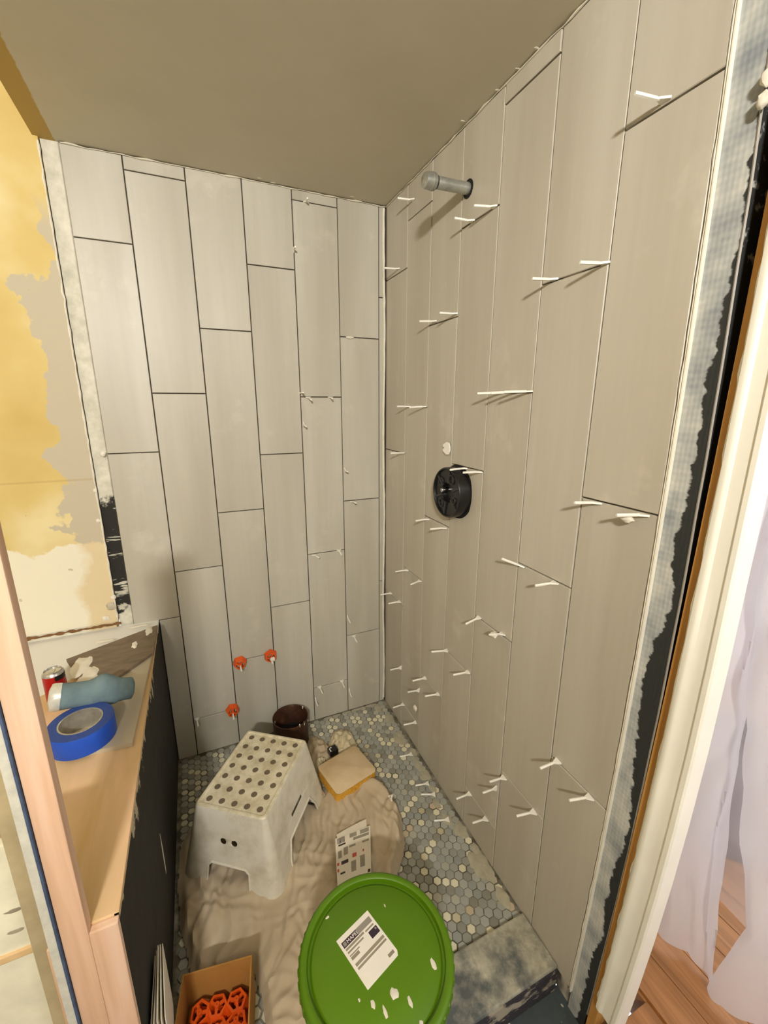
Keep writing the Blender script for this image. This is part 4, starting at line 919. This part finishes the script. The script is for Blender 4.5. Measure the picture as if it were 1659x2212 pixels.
p = on_z(748, 1716, 0.02); m = MB(); m.box((-0.020, -0.020, 0.003), (0.020, 0.026, 0.020), 0, 0.003); F = Matrix.Translation((p.x, p.y, 0.0)) @ Matrix.Rotation(0.2, 4, 'Z'); m.v = [F @ v for v in m.v]
tag(m.build('green_block', 'grey_bag'), 'dark green block peeking out under the sponge', 'block')

# --- leaflets on the cloth
def leaflet(name, px4, z, lift, bars):
    q = [on_z(*p_, z) for p_ in px4]
    m = MB(); n = 8; vv = []; ff = []
    P = lambda u, v, h: (q[0]*(1-u)*(1-v)+q[1]*u*(1-v)+q[2]*u*v+q[3]*(1-u)*v)+Vector((0, 0, h+lift*math.sin(math.pi*u)*0.6))
    for k in range(2):
        for i in range(n+1):
            for j in range(2): vv.append(P(i/n, j, -0.0004*k))
    for i in range(n): ff += [(2*i, 2*i+2, 2*i+3, 2*i+1), (2*n+2+2*i, 2*n+3+2*i, 2*n+5+2*i, 2*n+4+2*i)]
    for i in range(n): ff += [(2*i, 2*n+2+2*i, 2*n+4+2*i, 2*i+2), (2*i+1, 2*i+3, 2*n+5+2*i, 2*n+3+2*i)]
    ff += [(0, 1, 2*n+3, 2*n+2), (2*n, 4*n+2, 4*n+3, 2*n+1)]
    m.add(vv, ff); o = m.build(name, 'paper')
    for (u0, u1, v0, v1, mt) in bars:
        b = MB(); b.add([P(u0, v0, 0.0005), P(u1, v0, 0.0005), P(u1, v1, 0.0005), P(u0, v1, 0.0005), P(u0, v0, 0.0001), P(u1, v0, 0.0001), P(u1, v1, 0.0001), P(u0, v1, 0.0001)], [(0, 1, 2, 3), (4, 7, 6, 5), (0, 4, 5, 1), (1, 5, 6, 2), (2, 6, 7, 3), (3, 7, 4, 0)]); b.build('print_block', mt, o)
    return o
tag(leaflet('leaflet', [(727, 1803), (791, 1769), (797, 1850), (740, 1880)], 0.047, 0.004, []), 'blank sheet tucked under the printed leaflet', 'paper')
bars = [(0.06+0.035*k, 0.06+0.035*k+0.02, 0.02, 0.13, 'ink_dark') for k in range(6)]+[(0.08, 0.28, 0.15, 0.18, 'ink_dark'), (0.40, 0.95, 0.02, 0.10, 'ink_grey'), (0.50, 0.95, 0.12, 0.17, 'ink_grey'), (0.38, 0.95, 0.24, 0.28, 'ink_grey'), (0.06, 0.16, 0.27, 0.40, 'ink_grey'), (0.22, 0.34, 0.24, 0.38, 'ink_grey'),
        (0.14, 0.34, 0.47, 0.53, 'ink_dark'), (0.02, 0.08, 0.47, 0.52, 'ink_red'), (0.02, 0.07, 0.58, 0.63, 'ink_red'), (0.46, 0.58, 0.41, 0.48, 'ink_red'), (0.76, 0.80, 0.40, 0.44, 'ink_red'), (0.42, 0.56, 0.54, 0.72, 'ink_grey'), (0.68, 0.82, 0.50, 0.70, 'ink_grey'), (0.10, 0.24, 0.66, 0.69, 'ink_dark'), (0.90, 0.98, 0.78, 0.83, 'ink_dark')]
tag(leaflet('leaflet', [(724, 1812), (800, 1783), (802, 1905), (730, 1935)], 0.050, 0.003, bars), 'printed instruction leaflet with barcode on the drop cloth', 'leaflet')
B = on_z(843, 1718, 0.050); T = on_z(851, 1748, 0.050)
tag(spacer_parts(B, B+(T-B).normalized()*0.05, Vector((1, 0, 0)), 'tile_spacer'), 'white spacer dropped on the drop cloth', 'spacer', 'spacers lying on the floor')

# --- box of spin caps and sheets leaning on the ledge wall
ZB = 0.125; a0 = on_z(386, 2105, ZB); a1 = on_z(540, 2076, ZB); a0 = Vector((-0.822, a0.y-0.004, ZB)); wB = 0.146; XB = Vector((0.985, -0.172, 0)).normalized(); YB = Vector((XB.y, -XB.x, 0)); dB = 0.155
FB = frame(XB, YB, XB.cross(YB), Vector((a0.x, a0.y, 0)))
sg = 1 if XB.cross(YB).z > 0 else -1
e = empty('cardboard_box', (a0.x, a0.y, 0.008)); tag(e, 'open cardboard box of orange caps in front of the ledge', 'box')
def bb(name, u0, u1, v0, v1, z0, z1):
    m = MB(); m.prism([(u0, v0), (u1, v0), (u1, v1), (u0, v1)], sg*z0, sg*z1, 0, FB); return m.build(name, 'cardboard', e)
bb('bottom', 0, wB, 0, dB, 0.010, 0.013)
bb('wall', 0, wB, 0, 0.003, 0.013, ZB); bb('wall', 0, wB, dB-0.003, dB, 0.013, ZB); bb('wall', 0, 0.003, 0.003, dB-0.003, 0.013, ZB); bb('wall', wB-0.003, wB, 0.003, dB-0.003, 0.013, ZB)
rr = random.Random(4); n = 0
for lay in range(2):
    for i in range(3):
        for j in range(3):
            u = 0.035+i*(wB-0.070)/2; v = 0.035+j*(dB-0.070)/2; p = FB @ Vector((u+rr.uniform(-.004, .004), v+rr.uniform(-.004, .004), 0)); z = 0.015+lay*0.024
            Mx = Matrix.Translation((p.x, p.y, z+0.004)) @ Matrix.Rotation(rr.uniform(0, 6), 4, 'Z') @ Matrix.Rotation(rr.uniform(-0.35, 0.35), 4, 'X')
            o = cap('spin_cap', Mx); tag(o, f"orange spin cap in the cardboard box, {['back', 'middle', 'front'][j]} row, {['left', 'centre', 'right'][i]}" if lay else 'orange spin cap buried under the top layer in the box', 'cap', 'orange spin caps in the box'); n += 1
for k in range(5):
    ang_ = math.radians(-90+k*1.2); L_ = 0.12; th_ = 0.0016
    m = MB(); d = Vector((math.cos(ang_), math.sin(ang_), 0)); nrm = Vector((-d.y, d.x, 0)); p0 = Vector((PX+0.004+k*0.0030, -0.842+0.004*k, 0))
    hh = 0.300-0.006*abs(k-2)
    m.add([p0, p0+d*L_, p0+d*L_+nrm*th_, p0+nrm*th_, p0+Vector((0, 0, hh)), p0+d*L_+Vector((0, 0, hh)), p0+d*L_+nrm*th_+Vector((0, 0, hh)), p0+nrm*th_+Vector((0, 0, hh))], [(0, 3, 2, 1), (4, 5, 6, 7), (0, 1, 5, 4), (1, 2, 6, 5), (2, 3, 7, 6), (3, 0, 4, 7)])
    m.v = [v+Vector((0, 0, 0.003)) for v in m.v]
    tag(m.build('card_sheet', 'paper'), f'white card sheet leaning by the ledge, {ORD[k]} from the black membrane', 'card', 'card sheets beside the ledge')

# --- plastic sheeting and a grey bundle beyond the doorway
def sheet(name, X, yl, yr, zt_, zb, lab_, seed, nu=70, nv=60):
    vs = []; fs = []
    for i in range(nu+1):
        u = i/nu
        for j in range(nv+1):
            v = j/nv; z = zt_+(zb(u)-zt_)*v; y = yl(z)*(1-u)+yr(z)*u
            fold = 0.022*math.sin(u*15+seed+1.8*noise.noise((u*3, v*1.4, seed)))*(0.35+0.65*v)+0.035*noise.noise((u*4, v*2.6, seed+3))*(0.3+v)+0.018*(1-2*abs(noise.noise((u*7+v*5, v*6-u*2, seed+6))))*(0.4+v)
            vs.append((X+fold, y+0.008*noise.noise((u*2, v*3, seed+8)), z))
    for i in range(nu):
        for j in range(nv): fs.append((i*(nv+1)+j, (i+1)*(nv+1)+j, (i+1)*(nv+1)+j+1, i*(nv+1)+j+1))
    m = MB(); m.add(vs, fs); return tag(m.build(name, 'plastic_sheet', None, True), lab_, 'sheeting')
lerp = lambda z, tab: next((y0+(y1-y0)*(z-z0)/(z1-z0) for (z0, y0), (z1, y1) in zip(tab, tab[1:]) if z <= z1), tab[-1][1])
sheet('plastic_sheet', 0.25, lambda z: -0.95, lambda z: lerp(z, [(0, -1.262), (0.16, -1.24), (0.3, -1.225), (0.45, -1.218), (0.65, -1.204), (1.0, -1.19), (2.0, -1.16)]), 1.99, lambda u: 0.17-0.10*u-0.05*math.sin(2.6*u), 'milky plastic sheet hanging next to the white door casing', 1.0)
sheet('plastic_sheet', 0.26, lambda z: lerp(z, [(0, -1.24), (0.16, -1.262), (0.30, -1.286), (0.45, -1.242), (0.65, -1.218), (1.0, -1.185), (2.0, -1.14)]), lambda z: -1.75, 1.99, lambda u: 0.04+0.02*math.sin(5*u), 'milky plastic sheet hanging at the far right edge', 4.0, 110)
sheet('plastic_sheet', 0.42, lambda z: -0.90, lambda z: -1.50, 1.99, lambda u: 0.06+0.03*math.sin(4*u), 'thin clear plastic film hanging behind the two milky sheets', 7.5, 60).data.materials[0] = MAT['plastic_film']
o = crumple('grey_bundle', 0.80, -0.98, 0.20, 0.17, 0.34, 'grey_bag', 2.2); o.location.z += 0.03; tag(o, 'dark grey bundle on the wood floor behind the plastic sheets', 'bag')
